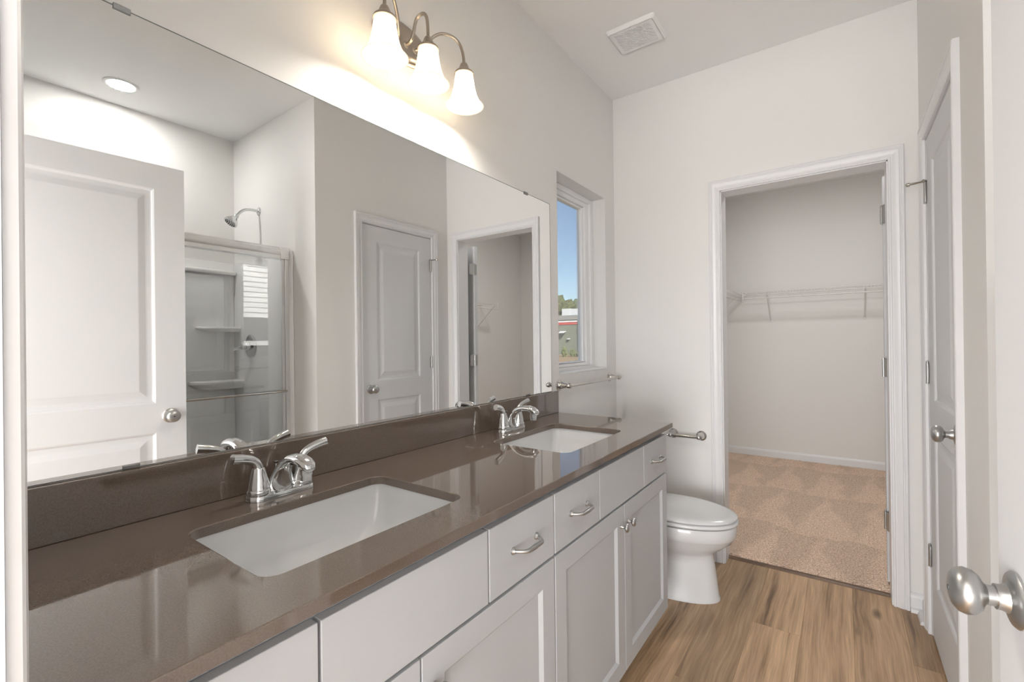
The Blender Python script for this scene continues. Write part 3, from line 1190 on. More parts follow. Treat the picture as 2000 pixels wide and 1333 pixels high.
def make_faucet(label):
    X0 = 0.085
    t = thing('faucet', label, 'faucet', (X0, S1, CT + 0.0004), 'chrome two-handle faucets')
    z = CT + 0.0004
    b = MB()
    # base plate: stadium, stepped
    def stad(hx, hy, zz, xo=0.0):
        return [(X0 + xo + x, S1 + y, zz) for x, y in rrect(-hx, hx, -hy, hy, hx - 0.0005, 8)]
    b.loft([stad(0.0265, 0.078, z), stad(0.0265, 0.078, z + 0.008), stad(0.0250, 0.0765, z + 0.0105), stad(0.020, 0.071, z + 0.0125)])
    b.build('base', 'chrome', t, 35)
    s = MB()
    # spout: a broad skirt on the plate that narrows and arches forward
    sec = [(-0.004, 0.0105, 0.044, 0.0165), (-0.003, 0.022, 0.036, 0.0150), (0.000, 0.036, 0.0285, 0.0140), (0.006, 0.051, 0.0225, 0.0130), (0.016, 0.066, 0.0190, 0.0122), (0.031, 0.079, 0.0172, 0.0116),
           (0.050, 0.0875, 0.0165, 0.0112), (0.070, 0.0910, 0.0168, 0.0112), (0.090, 0.0905, 0.0180, 0.0118), (0.107, 0.0860, 0.0186, 0.0122), (0.119, 0.0790, 0.0165, 0.0110), (0.1255, 0.0730, 0.0115, 0.0075), (0.128, 0.0702, 0.004, 0.003)]
    loops = []
    for i, (px, pz, hw, ht) in enumerate(sec):
        q0, q1 = sec[max(i - 1, 0)], sec[min(i + 1, len(sec) - 1)]
        d = Vector((q1[0] - q0[0], 0, q1[1] - q0[1])).normalized()
        if i == 0:
            d = Vector((0, 0, 1))
        nn = Vector((-d.z, 0, d.x))
        loops.append([(X0 + px + nn.x * ht * math.sin(a), S1 + hw * math.cos(a), z + pz + nn.z * ht * math.sin(a)) for a in [2 * PI * k / 28 for k in range(28)]])
    s.loft(loops)
    sp = s.build('spout', 'chrome', t, 45)
    a = MB()
    a.lathe([(0.0, 0.0), (0.0118, 0.0), (0.0125, 0.004), (0.0125, 0.012), (0.0140, 0.014), (0.0140, 0.030), (0.0, 0.030)], (X0 + 0.108, S1, z + 0.048), (0, 0, 1), 22)
    a.build('aerator', 'chrome', sp, 40)
    l = MB()
    l.tube([(X0 - 0.024, S1, z + 0.010), (X0 - 0.024, S1, z + 0.068)], 0.0026, 10)
    l.lathe([(0.0, 0.0), (0.003, 0.0), (0.0075, 0.005), (0.0078, 0.007), (0.0, 0.0085)], (X0 - 0.024, S1, z + 0.066), (0, 0, 1), 14)
    l.build('lift_rod', 'chrome', t, 40)
    for sgn in (-1, 1):
        h = MB()
        yy = S1 + sgn * 0.051
        h.lathe([(0.0, 0.0), (0.0245, 0.0), (0.0250, 0.003), (0.0245, 0.010), (0.0238, 0.0125), (0.0225, 0.0135), (0.0215, 0.022), (0.0185, 0.038), (0.0150, 0.052), (0.0128, 0.060), (0.0, 0.064)], (X0, yy, z + 0.0105), (0, 0, 1), 28)
        pth = bez((X0, yy + sgn * (-0.001), z + 0.060), (X0 + 0.001, yy + sgn * 0.000, z + 0.088), (X0 + 0.004, yy + sgn * 0.016, z + 0.095), (X0 + 0.010, yy + sgn * 0.060, z + 0.103), 14)
        k = len(pth)
        h.tube(pth, [0.0112 - 0.0012 * math.sin(PI * i / (k - 1)) + 0.0005 * i / k for i in range(k)], 16, flat=0.82)
        h.build('handle', 'chrome', t, 40)
    return t


fau_near = make_faucet('near chrome two-handle faucet behind the closest sink')
fau_far = copy_tree(fau_near)
fau_far.location.y += S2 - S1
fau_far['label'] = 'far chrome two-handle faucet behind the sink nearest the window'

# ------------------------------------------------------------------ mirror
mi = thing('mirror', 'long frameless wall mirror above the brown backsplash', 'mirror', (0.0, 1.0, 0.988))
mm = MB()
mm.box((0.0004, YN + 0.012, 0.989), (0.0035, 1.943, 1.9065), 0.0010, 1)
mm.build('glass', 'mirror_glass', mi)
ed = MB()
ed.box((0.0002, 1.943, 0.9885), (0.0036, 1.9447, 1.908))
ed.box((0.0002, YN + 0.012, 1.9065), (0.0036, 1.943, 1.908))
ed.build('edge', 'mirror_edge', mi)
for y, zt in ((0.295, 1), (1.735, 1), (0.303, 0), (1.735, 0)):
    c = MB()
    if zt:
        c.box((0.0005, y - 0.014, 1.900), (0.0065, y + 0.014, 1.9115), 0.001)
    else:
        c.box((0.0040, y - 0.014, 0.9882), (0.0065, y + 0.014, 0.996), 0.001)
    c.build('clip', 'clip_metal', mi)

# ------------------------------------------------------------------ vanity light
LY, LZ, LX = 1.020, 2.215, 0.122
vl = thing('vanity_light', 'three-light brushed nickel wall sconce with frosted bell shades above the mirror', 'wall light', (0, LY, LZ))
mm = MB()


def oval(hy, hz, x):
    return [(x, LY + hy * math.cos(2 * PI * k / 48), LZ + hz * math.sin(2 * PI * k / 48)) for k in range(48)]


mm.loft([oval(0.118, 0.066, 0.0005), oval(0.118, 0.066, 0.006), oval(0.112, 0.061, 0.011), oval(0.104, 0.054, 0.012), oval(0.100, 0.051, 0.018), oval(0.092, 0.044, 0.021), oval(0.088, 0.041, 0.0225)])
mm.build('back_plate', 'brushed_nickel', vl, 40)
sc = MB()
sc.lathe([(0.0, 0.0), (0.006, 0.0), (0.006, 0.004), (0.003, 0.008), (0.0, 0.009)], (0.022, LY + 0.045, LZ - 0.008), (1, 0, 0), 14)
sc.build('mounting_screw', 'polished_nickel', vl, 40)
SHADE = [(0.0285, 0.110), (0.0300, 0.107), (0.0320, 0.092), (0.0345, 0.074), (0.0375, 0.056), (0.0420, 0.038), (0.0490, 0.021), (0.0575, 0.008), (0.0655, 0.000)]
SH_Z0 = 2.041
for k, dy in enumerate((-0.168, 0.0, 0.168)):
    y = LY + dy
    a = MB()
    ztop = SH_Z0 + 0.110
    start = (0.020, LY + dy * 0.22, LZ - 0.012)
    if k == 1:
        p = bez(start, (0.075, y, LZ - 0.020), (0.045, y, ztop + 0.128), (0.094, y, ztop + 0.122), 14)[:-1] + bez((0.094, y, ztop + 0.122), (0.120, y, ztop + 0.119), (LX, y, ztop + 0.085), (LX, y, ztop + 0.030), 10)
    else:
        p = bez(start, (0.062, LY + dy * 0.34, LZ - 0.014), (0.060, LY + dy * 0.42, ztop + 0.122), (0.090, LY + dy * 0.70, ztop + 0.122), 14)[:-1] + bez((0.090, LY + dy * 0.70, ztop + 0.122), (0.112, LY + dy * 0.93, ztop + 0.122), (LX, y, ztop + 0.085), (LX, y, ztop + 0.030), 10)
    a.tube(p, 0.0052, 12)
    a.lathe([(0, 0), (0.011, 0), (0.011, 0.003), (0.007, 0.006), (0, 0.006)], start, (1, 0, 0), 14)
    arm = a.build('arm', 'brushed_nickel', vl, 40)
    c = MB()
    c.lathe([(0.0, 0.036), (0.0075, 0.036), (0.0110, 0.034), (0.0140, 0.028), (0.0165, 0.020), (0.0230, 0.010), (0.0320, 0.003), (0.0335, -0.004), (0.0310, -0.004), (0.022, 0.006), (0.0, 0.008)], (LX, y, ztop + 0.001), (0, 0, 1), 28)
    c.build('socket_cap', 'brushed_nickel', arm, 40)
    s = MB()
    outer = [(r, h) for r, h in SHADE]
    inner_ = [(r - 0.003, h) for r, h in reversed(SHADE)]
    s.lathe(outer + inner_, (LX, y, SH_Z0), (0, 0, 1), 40, closed=True)
    sh = s.build('shade', 'frosted_shade', vl, 50)
    tag(sh, 'frosted white glass bell shade')
    b = MB()
    b.lathe([(0.0, 0.0), (0.012, 0.002), (0.021, 0.009), (0.0260, 0.020), (0.0270, 0.030), (0.0245, 0.042), (0.0185, 0.052), (0.0135, 0.058), (0.0, 0.058)], (LX, y, SH_Z0 + 0.010), (0, 0, 1), 20)
    bo = b.build('bulb', 'bulb_glow', vl, 40)
    b = MB()
    b.lathe([(0.0, 0.0), (0.0135, 0.0), (0.0140, 0.010), (0.0150, 0.020), (0.0150, 0.046), (0.0, 0.046)], (LX, y, SH_Z0 + 0.0685), (0, 0, 1), 20)
    b.build('bulb_base', 'can_trim', bo, 40)

# ------------------------------------------------------------------ toilet
TY = 2.335


def egg(x0, x1, hw, z, n=48, sq=2.0):
    """plan curve: blunt at the back (x0), rounded long nose at x1"""
    out = []
    xc = x0 + (x1 - x0) * 0.46
    for k in range(n):
        a = 2 * PI * k / n
        c, s = math.cos(a), math.sin(a)
        rx = (x1 - xc) if c > 0 else (xc - x0)
        e_ = 2.0 / (2.0 if c > 0 else 2.6)
        out.append((xc + rx * math.copysign(abs(c) ** e_, c), TY + hw * math.copysign(abs(s) ** e_, s), z))
    return out


to = thing('toilet', 'white two-piece toilet with closed lid beside the vanity', 'toilet', (0.38, TY, 0.0))
mm = MB()
mm.loft([egg(0.16, 0.680, 0.128, 0.0, sq=3), egg(0.16, 0.680, 0.128, 0.010), egg(0.165, 0.674, 0.124, 0.022), egg(0.17, 0.666, 0.119, 0.10), egg(0.18, 0.656, 0.114, 0.175), egg(0.18, 0.652, 0.113, 0.207),
         egg(0.19, 0.655, 0.125, 0.222), egg(0.20, 0.695, 0.152, 0.250), egg(0.21, 0.728, 0.170, 0.278), egg(0.215, 0.748, 0.181, 0.306), egg(0.215, 0.751, 0.184, 0.310), egg(0.215, 0.754, 0.186, 0.330), egg(0.215, 0.755, 0.187, 0.360), egg(0.218, 0.752, 0.184, 0.366), egg(0.230, 0.740, 0.174, 0.368)])
mm.box((0.10, TY - 0.105, 0.20), (0.30, TY + 0.105, 0.375), 0.02, 3)
mm.build('bowl', 'porcelain', to, 50)
mm = MB()
mm.loft([egg(0.235, 0.752, 0.180, 0.3705), egg(0.233, 0.760, 0.187, 0.373), egg(0.232, 0.763, 0.190, 0.379), egg(0.233, 0.761, 0.188, 0.386), egg(0.238, 0.754, 0.182, 0.3895)])
mm.build('seat', 'seat_plastic', to, 50)
mm = MB()
mm.loft([egg(0.236, 0.750, 0.179, 0.3925), egg(0.235, 0.757, 0.186, 0.395), egg(0.235, 0.758, 0.187, 0.402), egg(0.240, 0.751, 0.181, 0.408), egg(0.26, 0.725, 0.160, 0.4115), egg(0.32, 0.64, 0.10, 0.414)])
for s in (-1, 1):
    mm.box((0.215, TY + s * 0.075 - 0.016, 0.3765), (0.245, TY + s * 0.075 + 0.016, 0.404), 0.005)
mm.build('lid', 'seat_plastic', to, 50)
mm = MB()
tk = lambda i, z: [(x, y, z) for x, y in rrect(0.020 + i, 0.205 - i, TY - 0.215 + i, TY + 0.215 - i, 0.035, 6)]
mm.loft([tk(0.03, 0.375), tk(0.015, 0.385), tk(0.004, 0.42), tk(0.0, 0.68)])
mm.build('tank', 'porcelain', to, 40)
mm = MB()
mm.loft([tk(-0.006, 0.681), tk(-0.010, 0.686), tk(-0.010, 0.706), tk(-0.003, 0.714)])
mm.build('tank_lid', 'porcelain', to, 40)
mm = MB()
mm.lathe([(0, 0), (0.012, 0), (0.012, 0.008), (0, 0.010)], (0.205, TY - 0.15, 0.62), (1, 0, 0), 14)
mm.tube([(0.218, TY - 0.15, 0.62), (0.226, TY - 0.10, 0.614)], [0.006, 0.007], 10)
mm.build('flush_handle', 'chrome', to, 40)

# ------------------------------------------------------------------ paper holder and towel bar
POST = [(0.0, 0.0), (0.027, 0.0), (0.0275, 0.004), (0.0245, 0.007), (0.021, 0.009), (0.0185, 0.012), (0.0165, 0.020), (0.0125, 0.034), (0.0095, 0.046), (0.0085, 0.050), (0.0085, 0.056), (0.0, 0.056)]


def bar_fixture(t, ends, nrm, drop):
    """two turned posts on the wall and a bar between their ball ends"""
    n = Vector(nrm)
    A, B = Vector(ends[0]), Vector(ends[1])
    d = (B - A).normalized()
    tips = []
    for P in (A, B):
        p = MB()
        p.lathe(POST, P, n, 28)
        tip = P + n * 0.062
        p.lathe([(0.0, -0.013), (0.008, -0.0125), (0.0125, -0.007), (0.0140, 0.0), (0.0125, 0.007), (0.008, 0.0125), (0.0, 0.013)], tip, d, 20)
        sgn = -1 if P is A else 1
        p.lathe([(0.0, 0.0), (0.0095, 0.0), (0.0105, 0.003), (0.008, 0.006), (0.0, 0.008)], tip + d * sgn * 0.012, d * sgn, 16)
        p.build('post', 'polished_nickel', t, 40)
        tips.append(tip)
    b = MB()
    b.tube([tips[0] + d * 0.008, tips[1] - d * 0.008], drop, 16)
    b.build('bar', 'polished_nickel', t, 40)


tp = thing('toilet_paper_holder', 'empty polished nickel toilet paper holder on the end wall above the toilet', 'paper holder', (0.43, YF, 0.69))
bar_fixture(tp, ((0.352, YF - 0.0004, 0.690), (0.508, YF - 0.0004, 0.690)), (0, -1, 0), 0.0095)
tb = thing('towel_bar', 'polished nickel towel bar on the wall below the window', 'towel bar', (0.0, 2.32, 1.012))
bar_fixture(tb, ((0.0004, 2.016, 1.012), (0.0004, 2.632, 1.012)), (1, 0, 0), 0.0075)

# ------------------------------------------------------------------ exhaust fan grille
ef = thing('exhaust_fan_grille', 'square white plastic exhaust fan grille with diagonal slots on the ceiling', 'vent', (0.35, 2.22, H))
VX0, VX1, VY0, VY1 = 0.228, 0.472, 2.112, 2.322
g = MB()


def slot(cx, cy, hl, hw, a):
    c, s = math.cos(a), math.sin(a)
    return [(cx + c * u - s * v, cy + s * u + c * v) for u, v in ((-hl, -hw), (hl, -hw), (hl, hw), (-hl, hw))]


slots = []
ang = R(45)
x0, x1, y0, y1 = VX0 + 0.032, VX1 - 0.032, VY0 + 0.030, VY1 - 0.030
step = 0.0088
# diagonal lines clipped to the field, each cut in short slots
cxm, cym = (x0 + x1) / 2, (y0 + y1) / 2
for i in range(-22, 23):
    off = i * step
    px, py = cxm - math.sin(ang) * off, cym + math.cos(ang) * off
    t0, t1 = -1e9, 1e9
    for p_, d_, lo, hi in ((px, math.cos(ang), x0, x1), (py, math.sin(ang), y0, y1)):
        a_, b_ = (lo - p_) / d_, (hi - p_) / d_
        t0, t1 = max(t0, min(a_, b_)), min(t1, max(a_, b_))
    if t1 - t0 < 0.012:
        continue
    n = max(1, int((t1 - t0) / 0.052))
    for k in range(n):
        a_, b_ = t0 + (t1 - t0) * k / n + 0.0022, t0 + (t1 - t0) * (k + 1) / n - 0.0022
        mid = (a_ + b_) / 2
        slots.append(slot(px + math.cos(ang) * mid, py + math.sin(ang) * mid, (b_ - a_) / 2, 0.0016, ang))
g.slab(rect(VX0 + 0.012, VX1 - 0.012, VY0 + 0.012, VY1 - 0.012), slots, H - 0.018, H - 0.0155, (0, 1, 2))
rg = lambda i, z: [(x, y, z) for x, y in rrect(VX0 + i, VX1 - i, VY0 + i, VY1 - i, 0.012, 4)]
g.loft([rg(0.0, H - 0.0003), rg(0.0, H - 0.004), rg(0.0085, H - 0.0165), rg(0.013, H - 0.018), rg(0.0145, H - 0.018), rg(0.0145, H - 0.0003)], closed=True)
g.build('cover', 'vent_plastic', ef)
g = MB()
g.box((VX0 + 0.015, VY0 + 0.015, H - 0.003), (VX1 - 0.015, VY1 - 0.015, H - 0.0003))
g.build('duct_shade_plate', 'duct_shade', ef)  # solid plate, its dark colour painted as shade behind the slots

# ------------------------------------------------------------------ recessed light in the shower ceiling
rl = thing('recessed_light', 'round recessed ceiling light above the shower, seen in the mirror', 'ceiling light', (2.222, 0.853, H))
mm = MB()
mm.lathe([(0.082, -0.0003), (0.084, -0.003), (0.080, -0.006), (0.066, -0.006), (0.0655, -0.0003)], (2.222, 0.853, H), (0, 0, 1), 40, closed=True)
mm.build('trim_ring', 'can_trim', rl, 40)
mm = MB()
mm.lathe([(0.0, -0.005), (0.060, -0.0048), (0.065, -0.0035), (0.065, -0.0005), (0.0, -0.0005)], (2.222, 0.853, H), (0, 0, 1), 40)
mm.build('lens', 'can_lens', rl, 40)

# ------------------------------------------------------------------ shower
SXF = 1.70                       # front edge of the surround
su = thing('shower_surround', 'white fiberglass shower surround with moulded shelves behind the sliding glass', 'shower', (2.1, 0.82, 0.0))
SY0, SY1, SXB, SZ = YN + 0.001, YC - 0.001, XB - 0.001, 1.835
mm = MB()
mm.box((SXF, SY1 - 0.012, 0.0), (SXB, SY1, SZ), 0.005)
mm.box((SXF, SY0, 0.0), (SXB, SY0 + 0.012, SZ), 0.005)
mm.box((SXB - 0.016, SY0 + 0.012, 0.0), (SXB, SY1 - 0.012, SZ), 0.005)
mm.build('wall_panels', 'fiberglass', su, 40)
mm = MB()
mm.box((SXF + 0.02, SY0 + 0.013, 0.0005), (SXB - 0.017, SY1 - 0.013, 0.055), 0.006)
mm.box((SXF, SY0 + 0.013, 0.0005), (SXF + 0.12, SY1 - 0.013, 0.125), 0.02, 3)
mm.build('pan', 'fiberglass', su, 40)
# raised centre panel of the back wall with a ledge on top
mm = MB()
mm.box((SXB - 0.045, 0.25, 1.055), (SXB - 0.0165, 1.495, 1.735), 0.012, 3)
mm.build('back_panel', 'fiberglass', su, 40)
mm = MB()
mm.box((SXB - 0.060, SY0 + 0.013, 1.745), (SXB - 0.0165, SY1 - 0.013, 1.775), 0.010, 3)
mm.build('ledge', 'fiberglass', su, 40)


def corner_shelf(z, depth, w, th):
    c = MB()
    n = 14
    top = [(SXB - 0.017, SY1 - 0.0125)]
    for k in range(n + 1):
        a = PI / 2 * k / n
        top.append((SXB - 0.017 - depth * math.cos(a) ** 0.7, SY1 - 0.0125 - w * math.sin(a) ** 0.7))
    c.loft([[(x, y, z - th) for x, y in [(SXB - 0.017 + (px - SXB + 0.017) * 0.80, SY1 - 0.0125 + (py - SY1 + 0.0125) * 0.80) for px, py in top]],
            [(px, py, z - th * 0.35) for px, py in top], [(px, py, z - 0.006) for px, py in top],
            [(SXB - 0.017 + (px - SXB + 0.017) * 0.97, SY1 - 0.0125 + (py - SY1 + 0.0125) * 0.97, z) for px, py in top]])
    c.build('corner_shelf', 'fiberglass', su, 40)


corner_shelf(1.365, 0.10, 0.27, 0.035)
corner_shelf(0.985, 0.14, 0.30, 0.06)

sd = thing('shower_door', 'sliding glass shower door in a bright aluminium frame', 'shower door', (1.76, 0.82, 0.125))
mm = MB()
yA, yB = SY0 + 0.013, SY1 - 0.013
hp = [(1.735, 1.790), (1.735, 1.845), (1.739, 1.851), (1.781, 1.851), (1.787, 1.845), (1.787, 1.790), (1.784, 1.788), (1.784, 1.800), (1.776, 1.806), (1.776, 1.790), (1.770, 1.786)]
hp = [(1.728, 1.778), (1.728, 1.800), (1.724, 1.806), (1.722, 1.818), (1.724, 1.834), (1.730, 1.842), (1.736, 1.846), (1.738, 1.852), (1.782, 1.852), (1.782, 1.778)]
mm.loft([[(x, yA, z) for x, z in hp], [(x, yB - 0.055, z) for x, z in hp]])
mm.build('header', 'aluminium', sd, 30)
mm = MB()
mm.box((1.722, yB - 0.0545, 1.776), (1.786, yB - 0.001, 1.853), 0.002)
mm.build('header_end', 'aluminium', sd)
for y_, s in ((yB, -1), (yA, 1)):
    mm = MB()
    mm.box((1.732, y_, 0.135), (1.780, y_ + s * 0.026, 1.777), 0.002)
    mm.build('side_jamb', 'aluminium', sd)
mm = MB()
mm.box((1.728, yA, 0.1255), (1.784, yB, 0.142), 0.003)
mm.build('bottom_track', 'aluminium', sd)


def glass_panel(y0, y1, xg):
    f = MB()
    f.box((xg - 0.003, y0 + 0.002, 0.150), (xg + 0.003, y1 - 0.002, 1.774))
    p = f.build('glass_panel', 'shower_glass', sd)
    b = MB()
    for a, c in ((y0, y0 + 0.018), (y1 - 0.018, y1)):
        b.box((xg - 0.0055, a, 0.147), (xg + 0.0055, c, 1.776), 0.001)
    b.build('stile', 'aluminium', p)
    return p


gp = glass_panel(0.79, yB - 0.028, 1.742)
glass_panel(yA + 0.028, 0.84, 1.768)
mm = MB()
zb = 0.940
mm.tube([(1.700, 0.83, zb), (1.700, yB - 0.040, zb)], 0.0075, 14)
for y_ in (0.85, yB - 0.040):
    mm.tube([(1.700, y_, zb), (1.7365, y_, zb)], 0.0065, 12)
mm.build('towel_bar', 'polished_nickel', sd, 40)

sh = thing('showerhead', 'chrome shower head on a bent arm above the shower door', 'shower head', (2.142, YC, 2.165))
mm = MB()
mm.lathe([(0.0, 0.0), (0.028, 0.0), (0.028, 0.003), (0.020, 0.008), (0.011, 0.012), (0.0, 0.012)], (2.142, YC - 0.0004, 2.165), (0, -1, 0), 28)
mm.build('flange', 'chrome', sh, 40)
mm = MB()
arm = bez((2.142, YC - 0.008, 2.165), (2.142, YC - 0.09, 2.170), (2.142, YC - 0.115, 2.150), (2.142, YC - 0.145, 2.105), 14)
mm.tube(arm, 0.0095, 14)
mm.build('arm', 'chrome', sh, 40)
hd = Vector((0.0, -0.60, -0.80)).normalized()
hp0 = Vector(arm[-1]) - hd * 0.004
mm = MB()
mm.lathe([(0.0, -0.002), (0.0115, -0.002), (0.013, 0.006), (0.0165, 0.012), (0.015, 0.020), (0.019, 0.026), (0.030, 0.042), (0.039, 0.056), (0.043, 0.066), (0.043, 0.074), (0.038, 0.077), (0.0, 0.077)], hp0, hd, 32)
hdo = mm.build('head', 'chrome', sh, 40)
mm = MB()
q = hd.to_track_quat('Z', 'Y').to_matrix()
for rr_, nn in ((0.010, 5), (0.020, 10), (0.030, 15)):
    for k in range(nn):
        a = 2 * PI * k / nn
        p = hp0 + hd * 0.0768 + q @ Vector((rr_ * math.cos(a), rr_ * math.sin(a), 0))
        mm.lathe([(0.0, 0.0), (0.0034, 0.0), (0.0028, 0.0025), (0.0, 0.003)], p, hd, 8)
mm.build('nozzles', 'black_rubber', hdo, 40)

sv = thing('shower_valve', 'chrome shower valve with round plate and lever behind the glass', 'shower valve', (2.25, YC - 0.013, 1.225))
mm = MB()
mm.lathe([(0.0, 0.0), (0.082, 0.0), (0.083, 0.003), (0.070, 0.009), (0.040, 0.014), (0.030, 0.016), (0.028, 0.040), (0.0, 0.040)], (2.25, SY1 - 0.0125, 1.225), (0, -1, 0), 36)
mm.build('escutcheon', 'chrome', sv, 40)
mm = MB()
mm.lathe([(0, 0.0), (0.024, 0.0), (0.024, 0.022), (0.018, 0.028), (0, 0.030)], (2.25, SY1 - 0.053, 1.225), (0, -1, 0), 24)
mm.tube([(2.25, SY1 - 0.070, 1.222), (2.28, SY1 - 0.090, 1.212), (2.33, SY1 - 0.098, 1.205)], [0.010, 0.009, 0.011], 14)
mm.build('lever', 'chrome', sv, 40)

# ------------------------------------------------------------------ closet shelves


def wire_shelf(t, P0, along, inward, length, zs, depth=0.300, step=0.0254, braces=(), cap=None):
    """deck wires run from the wall to the front lip; P0 on the wall at the shelf's start"""
    P0, a, n = Vector(P0), Vector(along), Vector(inward)
    Zv = Vector((0, 0, 1))
    o = P0 + Zv * zs
    f = MB()
    rr_ = 0.0024
    for off, z, r in ((0.006, 0.0, 0.0030), (depth * 0.5, -0.003, 0.0028), (depth - 0.004, -0.003, 0.0032), (depth, -0.029, 0.0032)):
        f.tube([o + n * off + Zv * z, o + n * off + a * length + Zv * z], r, 8)
    f.tube([o + n * (depth - 0.022) + Zv * -0.062, o + n * (depth - 0.022) + a * length + Zv * -0.062], 0.0055, 8)
    f.build('rail', 'shelf_wire', t, 50)
    w = MB()
    k = int(length / step)
    for i in range(k + 1):
        p = o + a * min(length, 0.004 + i * step)
        w.tube([p + n * 0.004, p + n * (depth - 0.004), p + n * depth + Zv * -0.030], 0.0013, 5)
        if i % 4 == 0:
            w.tube([p + n * depth + Zv * -0.028, p + n * (depth - 0.012) + Zv * -0.066], 0.0018, 5)
    w.build('deck_wires', 'shelf_wire', t, 50)
    for s in braces:
        b = MB()
        p = o + a * s
        b.tube([p + n * (depth - 0.006) + Zv * -0.012, p + n * 0.008 + Zv * -0.275], 0.0062, 8, flat=0.5)
        b.lathe([(0, 0), (0.013, 0), (0.013, 0.004), (0.006, 0.008), (0, 0.008)], p + n * 0.0006 + Zv * -0.285, n, 12)
        b.build('brace', 'shelf_wire', t, 50)
    for s in ([0.0, length] if cap is None else cap):
        c = MB()
        p = o + a * s
        c.tube([p + n * depth + Zv * 0.006, p + n * (depth - 0.004) + Zv * -0.070], 0.0075, 8)
        c.tube([p + n * depth + Zv * 0.0, p + n * 0.002], 0.0045, 6)
        c.build('end_cap', 'shelf_wire', t, 50)


ZS = 1.702
s1 = thing('wire_shelf', 'white wire closet shelf with hanging rod along the closet back wall', 'shelf', (1.2, YB, ZS), 'white wire closet shelves')
wire_shelf(s1, (0.345, YB, 0), (1, 0, 0), (0, -1, 0), 1.66, ZS, braces=(0.215, 0.985, 1.60))
s2 = thing('wire_shelf', 'white wire shelf on the left closet wall, its end peeking past the jamb', 'shelf', (0, 4.2, ZS), 'white wire closet shelves')
wire_shelf(s2, (0, 3.30, 0), (0, 1, 0), (1, 0, 0), 2.09, ZS, braces=(0.30, 1.10, 1.95))
s3 = thing('wire_shelf', 'white wire shelf on the right closet wall, seen only in the mirror', 'shelf', (XR, 3.8, ZS), 'white wire closet shelves')
wire_shelf(s3, (XR, 3.15, 0), (0, 1, 0), (-1, 0, 0), 1.33, ZS, braces=(0.35, 0.95, 1.29))

# ------------------------------------------------------------------ outside
GZ = -1.45
m_ = MB()
m_.box((-140, -40, GZ - 0.4), (60, 200, GZ))
struct(m_.build('ground', 'dirt'), 'sunlit bare ground outside the window', 'ground')
m_ = MB()
m_.loft([[(x_, 38.0, GZ - 0.1), (x_, 38.0, GZ + 0.05), (x_, 42.0, -1.22), (x_, 46.0, -1.05), (x_, 46.0, GZ - 0.1)] for x_ in (-60, -10)])
struct(m_.build('ground_clay', 'clay'), 'strip of orange clay in front of the grey building', 'ground')
m_ = MB()
m_.loft([[(x_, 46.01, GZ - 0.1), (x_, 46.01, -1.05), (x_, 52.0, -0.72), (x_, 54.99, -0.55), (x_, 54.99, GZ - 0.1)] for x_ in (-60, -10)])
struct(m_.build('ground_bank', 'dirt'), 'dry earth bank rising to the grey building', 'ground')

BY = 55.0
bd = thing('building', 'low grey-green building with red stripe and dark coping across the lot', 'building', (-40, BY + 6, GZ))
m_ = MB()
m_.box((-62, BY, GZ), (-26.6, BY + 14, 4.25))
m_.build('wall', 'stucco', bd)
m_ = MB()
m_.box((-62.1, BY - 0.15, 4.15), (-26.45, BY + 14.1, 4.75))
m_.build('coping', 'coping_metal', bd)
m_ = MB()
m_.box((-62, BY - 0.06, 3.50), (-27.5, BY - 0.002, 3.85))
m_.build('stripe', 'red_band', bd)
m_ = MB()
m_.box((-62, BY - 0.10, 3.855), (-27.5, BY - 0.002, 4.0))
m_.build('stripe_edge', 'siding_paint', bd)
m_ = MB()
m_.box((-27.35, BY - 0.28, GZ + 0.6), (-26.9, BY - 0.002, 4.15))
m_.build('downpipe', 'coping_metal', bd)
hv = thing('rooftop_unit', 'pale metal air conditioning unit on the roof of the grey building', 'air conditioner', (-29.4, BY + 2, 4.75))
m_ = MB()
m_.box((-30.5, BY + 1.0, 4.75), (-29.2, BY + 3, 5.75), 0.03)
m_.build('cabinet', 'white_metal', hv)
m_ = MB()
m_.box((-29.19, BY + 1.05, 4.75), (-28.2, BY + 2.9, 5.68), 0.03)
m_.build('condenser', 'white_metal', hv)
for x_, z_, s_, lb in ((-29.75, 2.55, 1.0, 'larger angled white wall lamp below the red stripe'), (-28.85, 1.60, 0.5, 'smaller white wall lamp lower on the grey building')):
    t_ = thing('wall_lamp', lb, 'wall lamp', (x_, BY, z_), 'lamps on the grey building')
    m_ = MB()
    m_.loft([[(x_ - 0.42 * s_, BY - 0.003, z_), (x_ + 0.42 * s_, BY - 0.003, z_), (x_ + 0.42 * s_, BY - 0.7 * s_, z_ - 0.20 * s_), (x_ - 0.42 * s_, BY - 0.7 * s_, z_ - 0.20 * s_)],
             [(x_ - 0.42 * s_, BY - 0.003, z_ + 0.09 * s_), (x_ + 0.42 * s_, BY - 0.003, z_ + 0.09 * s_), (x_ + 0.42 * s_, BY - 0.7 * s_, z_ - 0.11 * s_), (x_ - 0.42 * s_, BY - 0.7 * s_, z_ - 0.11 * s_)]])
    m_.build('shade', 'white_metal', t_)


def blob(c, r, seed, sub=4, rough=0.35):
    t = bmesh.new()
    bmesh.ops.create_icosphere(t, subdivisions=sub, radius=1.0)
    for v in t.verts:
        p = v.co.normalized()
        d = 1 + rough * noise.noise(p * 2.2 + Vector((seed, 0, 0))) + rough * 0.6 * noise.noise(p * 6 + Vector((0, seed, 0))) + rough * 0.35 * noise.noise(p * 14 + Vector((0, 0, seed)))
        v.co = Vector(c) + Vector((p.x * r[0], p.y * r[1], p.z * r[2])) * d
    return t


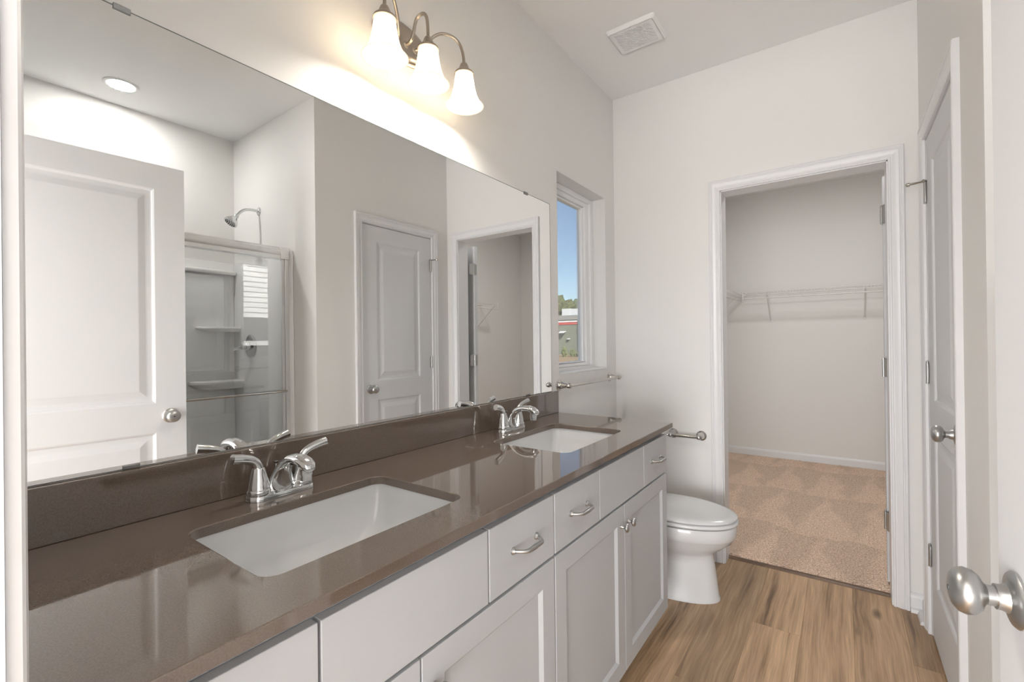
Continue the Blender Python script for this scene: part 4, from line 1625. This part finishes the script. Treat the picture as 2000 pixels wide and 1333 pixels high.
tree_spots = [(-48.8, 86, 8.5, 2.5, 'foliage'), (-42.4, 78, 6.9, 2.4, 'foliage'), (-48.4, 95, 8.0, 2.6, 'foliage_dark'), (-43.0, 86, 7.3, 2.5, 'foliage_dark'), (-54.2, 96, 8.6, 2.6, 'foliage_dark')]
tree_lab = ['leftmost olive green tree left of the rooftop unit', 'olive green tree directly behind the rooftop unit', 'dark green tree beside the window frame', 'dark green tree mostly behind the window frame', 'dark green tree standing behind the leftmost olive green tree']
for i, (x_, y_, z_, r_, mt_) in enumerate(tree_spots):
    t_ = thing('tree', tree_lab[i], 'tree', (x_, y_, GZ), 'trees behind the grey building')
    m_ = MB()
    m_._merge(blob((x_, y_, z_), (r_, r_, r_ * 0.95), i * 3.1 + 0.7))
    m_.build('crown', mt_, t_)
    m_ = MB()
    m_.tube([(x_, y_, GZ), (x_, y_, z_)], [0.3, 0.18], 8)
    m_.build('trunk', 'bark', t_)
shrub_lab = ['tall shrub at the left edge of the window view', 'bushy shrub second from the left before the grey building', 'low shrub before the grey building near its downpipe', 'shrub against the window frame, last of the row']
for i, (x_, h_) in enumerate(((-27.95, 1.15), (-26.75, 0.95), (-25.85, 0.7), (-24.75, 0.9))):
    m_ = MB()
    m_._merge(blob((x_, 52.0, -0.72 + h_ * 0.50), (0.32, 0.32, h_ * 0.5), i * 2.3 + 5, 4, 0.6))
    tag(m_.build('shrub', 'shrub_leaf'), shrub_lab[i], 'shrub', 'shrubs in front of the grey building')

# neighbouring house, seen only as a reflection in the shower glass
nh = thing('neighbouring_house', 'white clapboard house next door, reflected in the shower glass', 'house', (-16, 8, GZ))
HX = -12.0
m_ = MB()
z = 2.2
while z < 5.8:
    m_.loft([[(HX - 0.02, 2.0, z), (HX + 0.040, 2.0, z), (HX + 0.004, 2.0, z + 0.178), (HX - 0.02, 2.0, z + 0.178)],
             [(HX - 0.02, 14.0, z), (HX + 0.040, 14.0, z), (HX + 0.004, 14.0, z + 0.178), (HX - 0.02, 14.0, z + 0.178)]])
    z += 0.178
m_.build('siding', 'siding_paint', nh)
m_ = MB()
m_.box((HX - 8, 2.0, GZ), (HX - 0.021, 14.0, 5.8))
m_.build('wall', 'house_brick', nh)
m_ = MB()
m_.box((HX - 0.02, 2.0, 1.22), (HX + 0.03, 14.0, 1.38))
m_.build('trim_band', 'siding_paint', nh)
m_ = MB()
m_.loft([[(HX + 0.4, 1.6, 5.8), (HX - 4, 1.6, 8.2), (HX - 8.4, 1.6, 5.8)], [(HX + 0.4, 14.4, 5.8), (HX - 4, 14.4, 8.2), (HX - 8.4, 14.4, 5.8)]])
m_.build('roof', 'roof_shingle', nh)
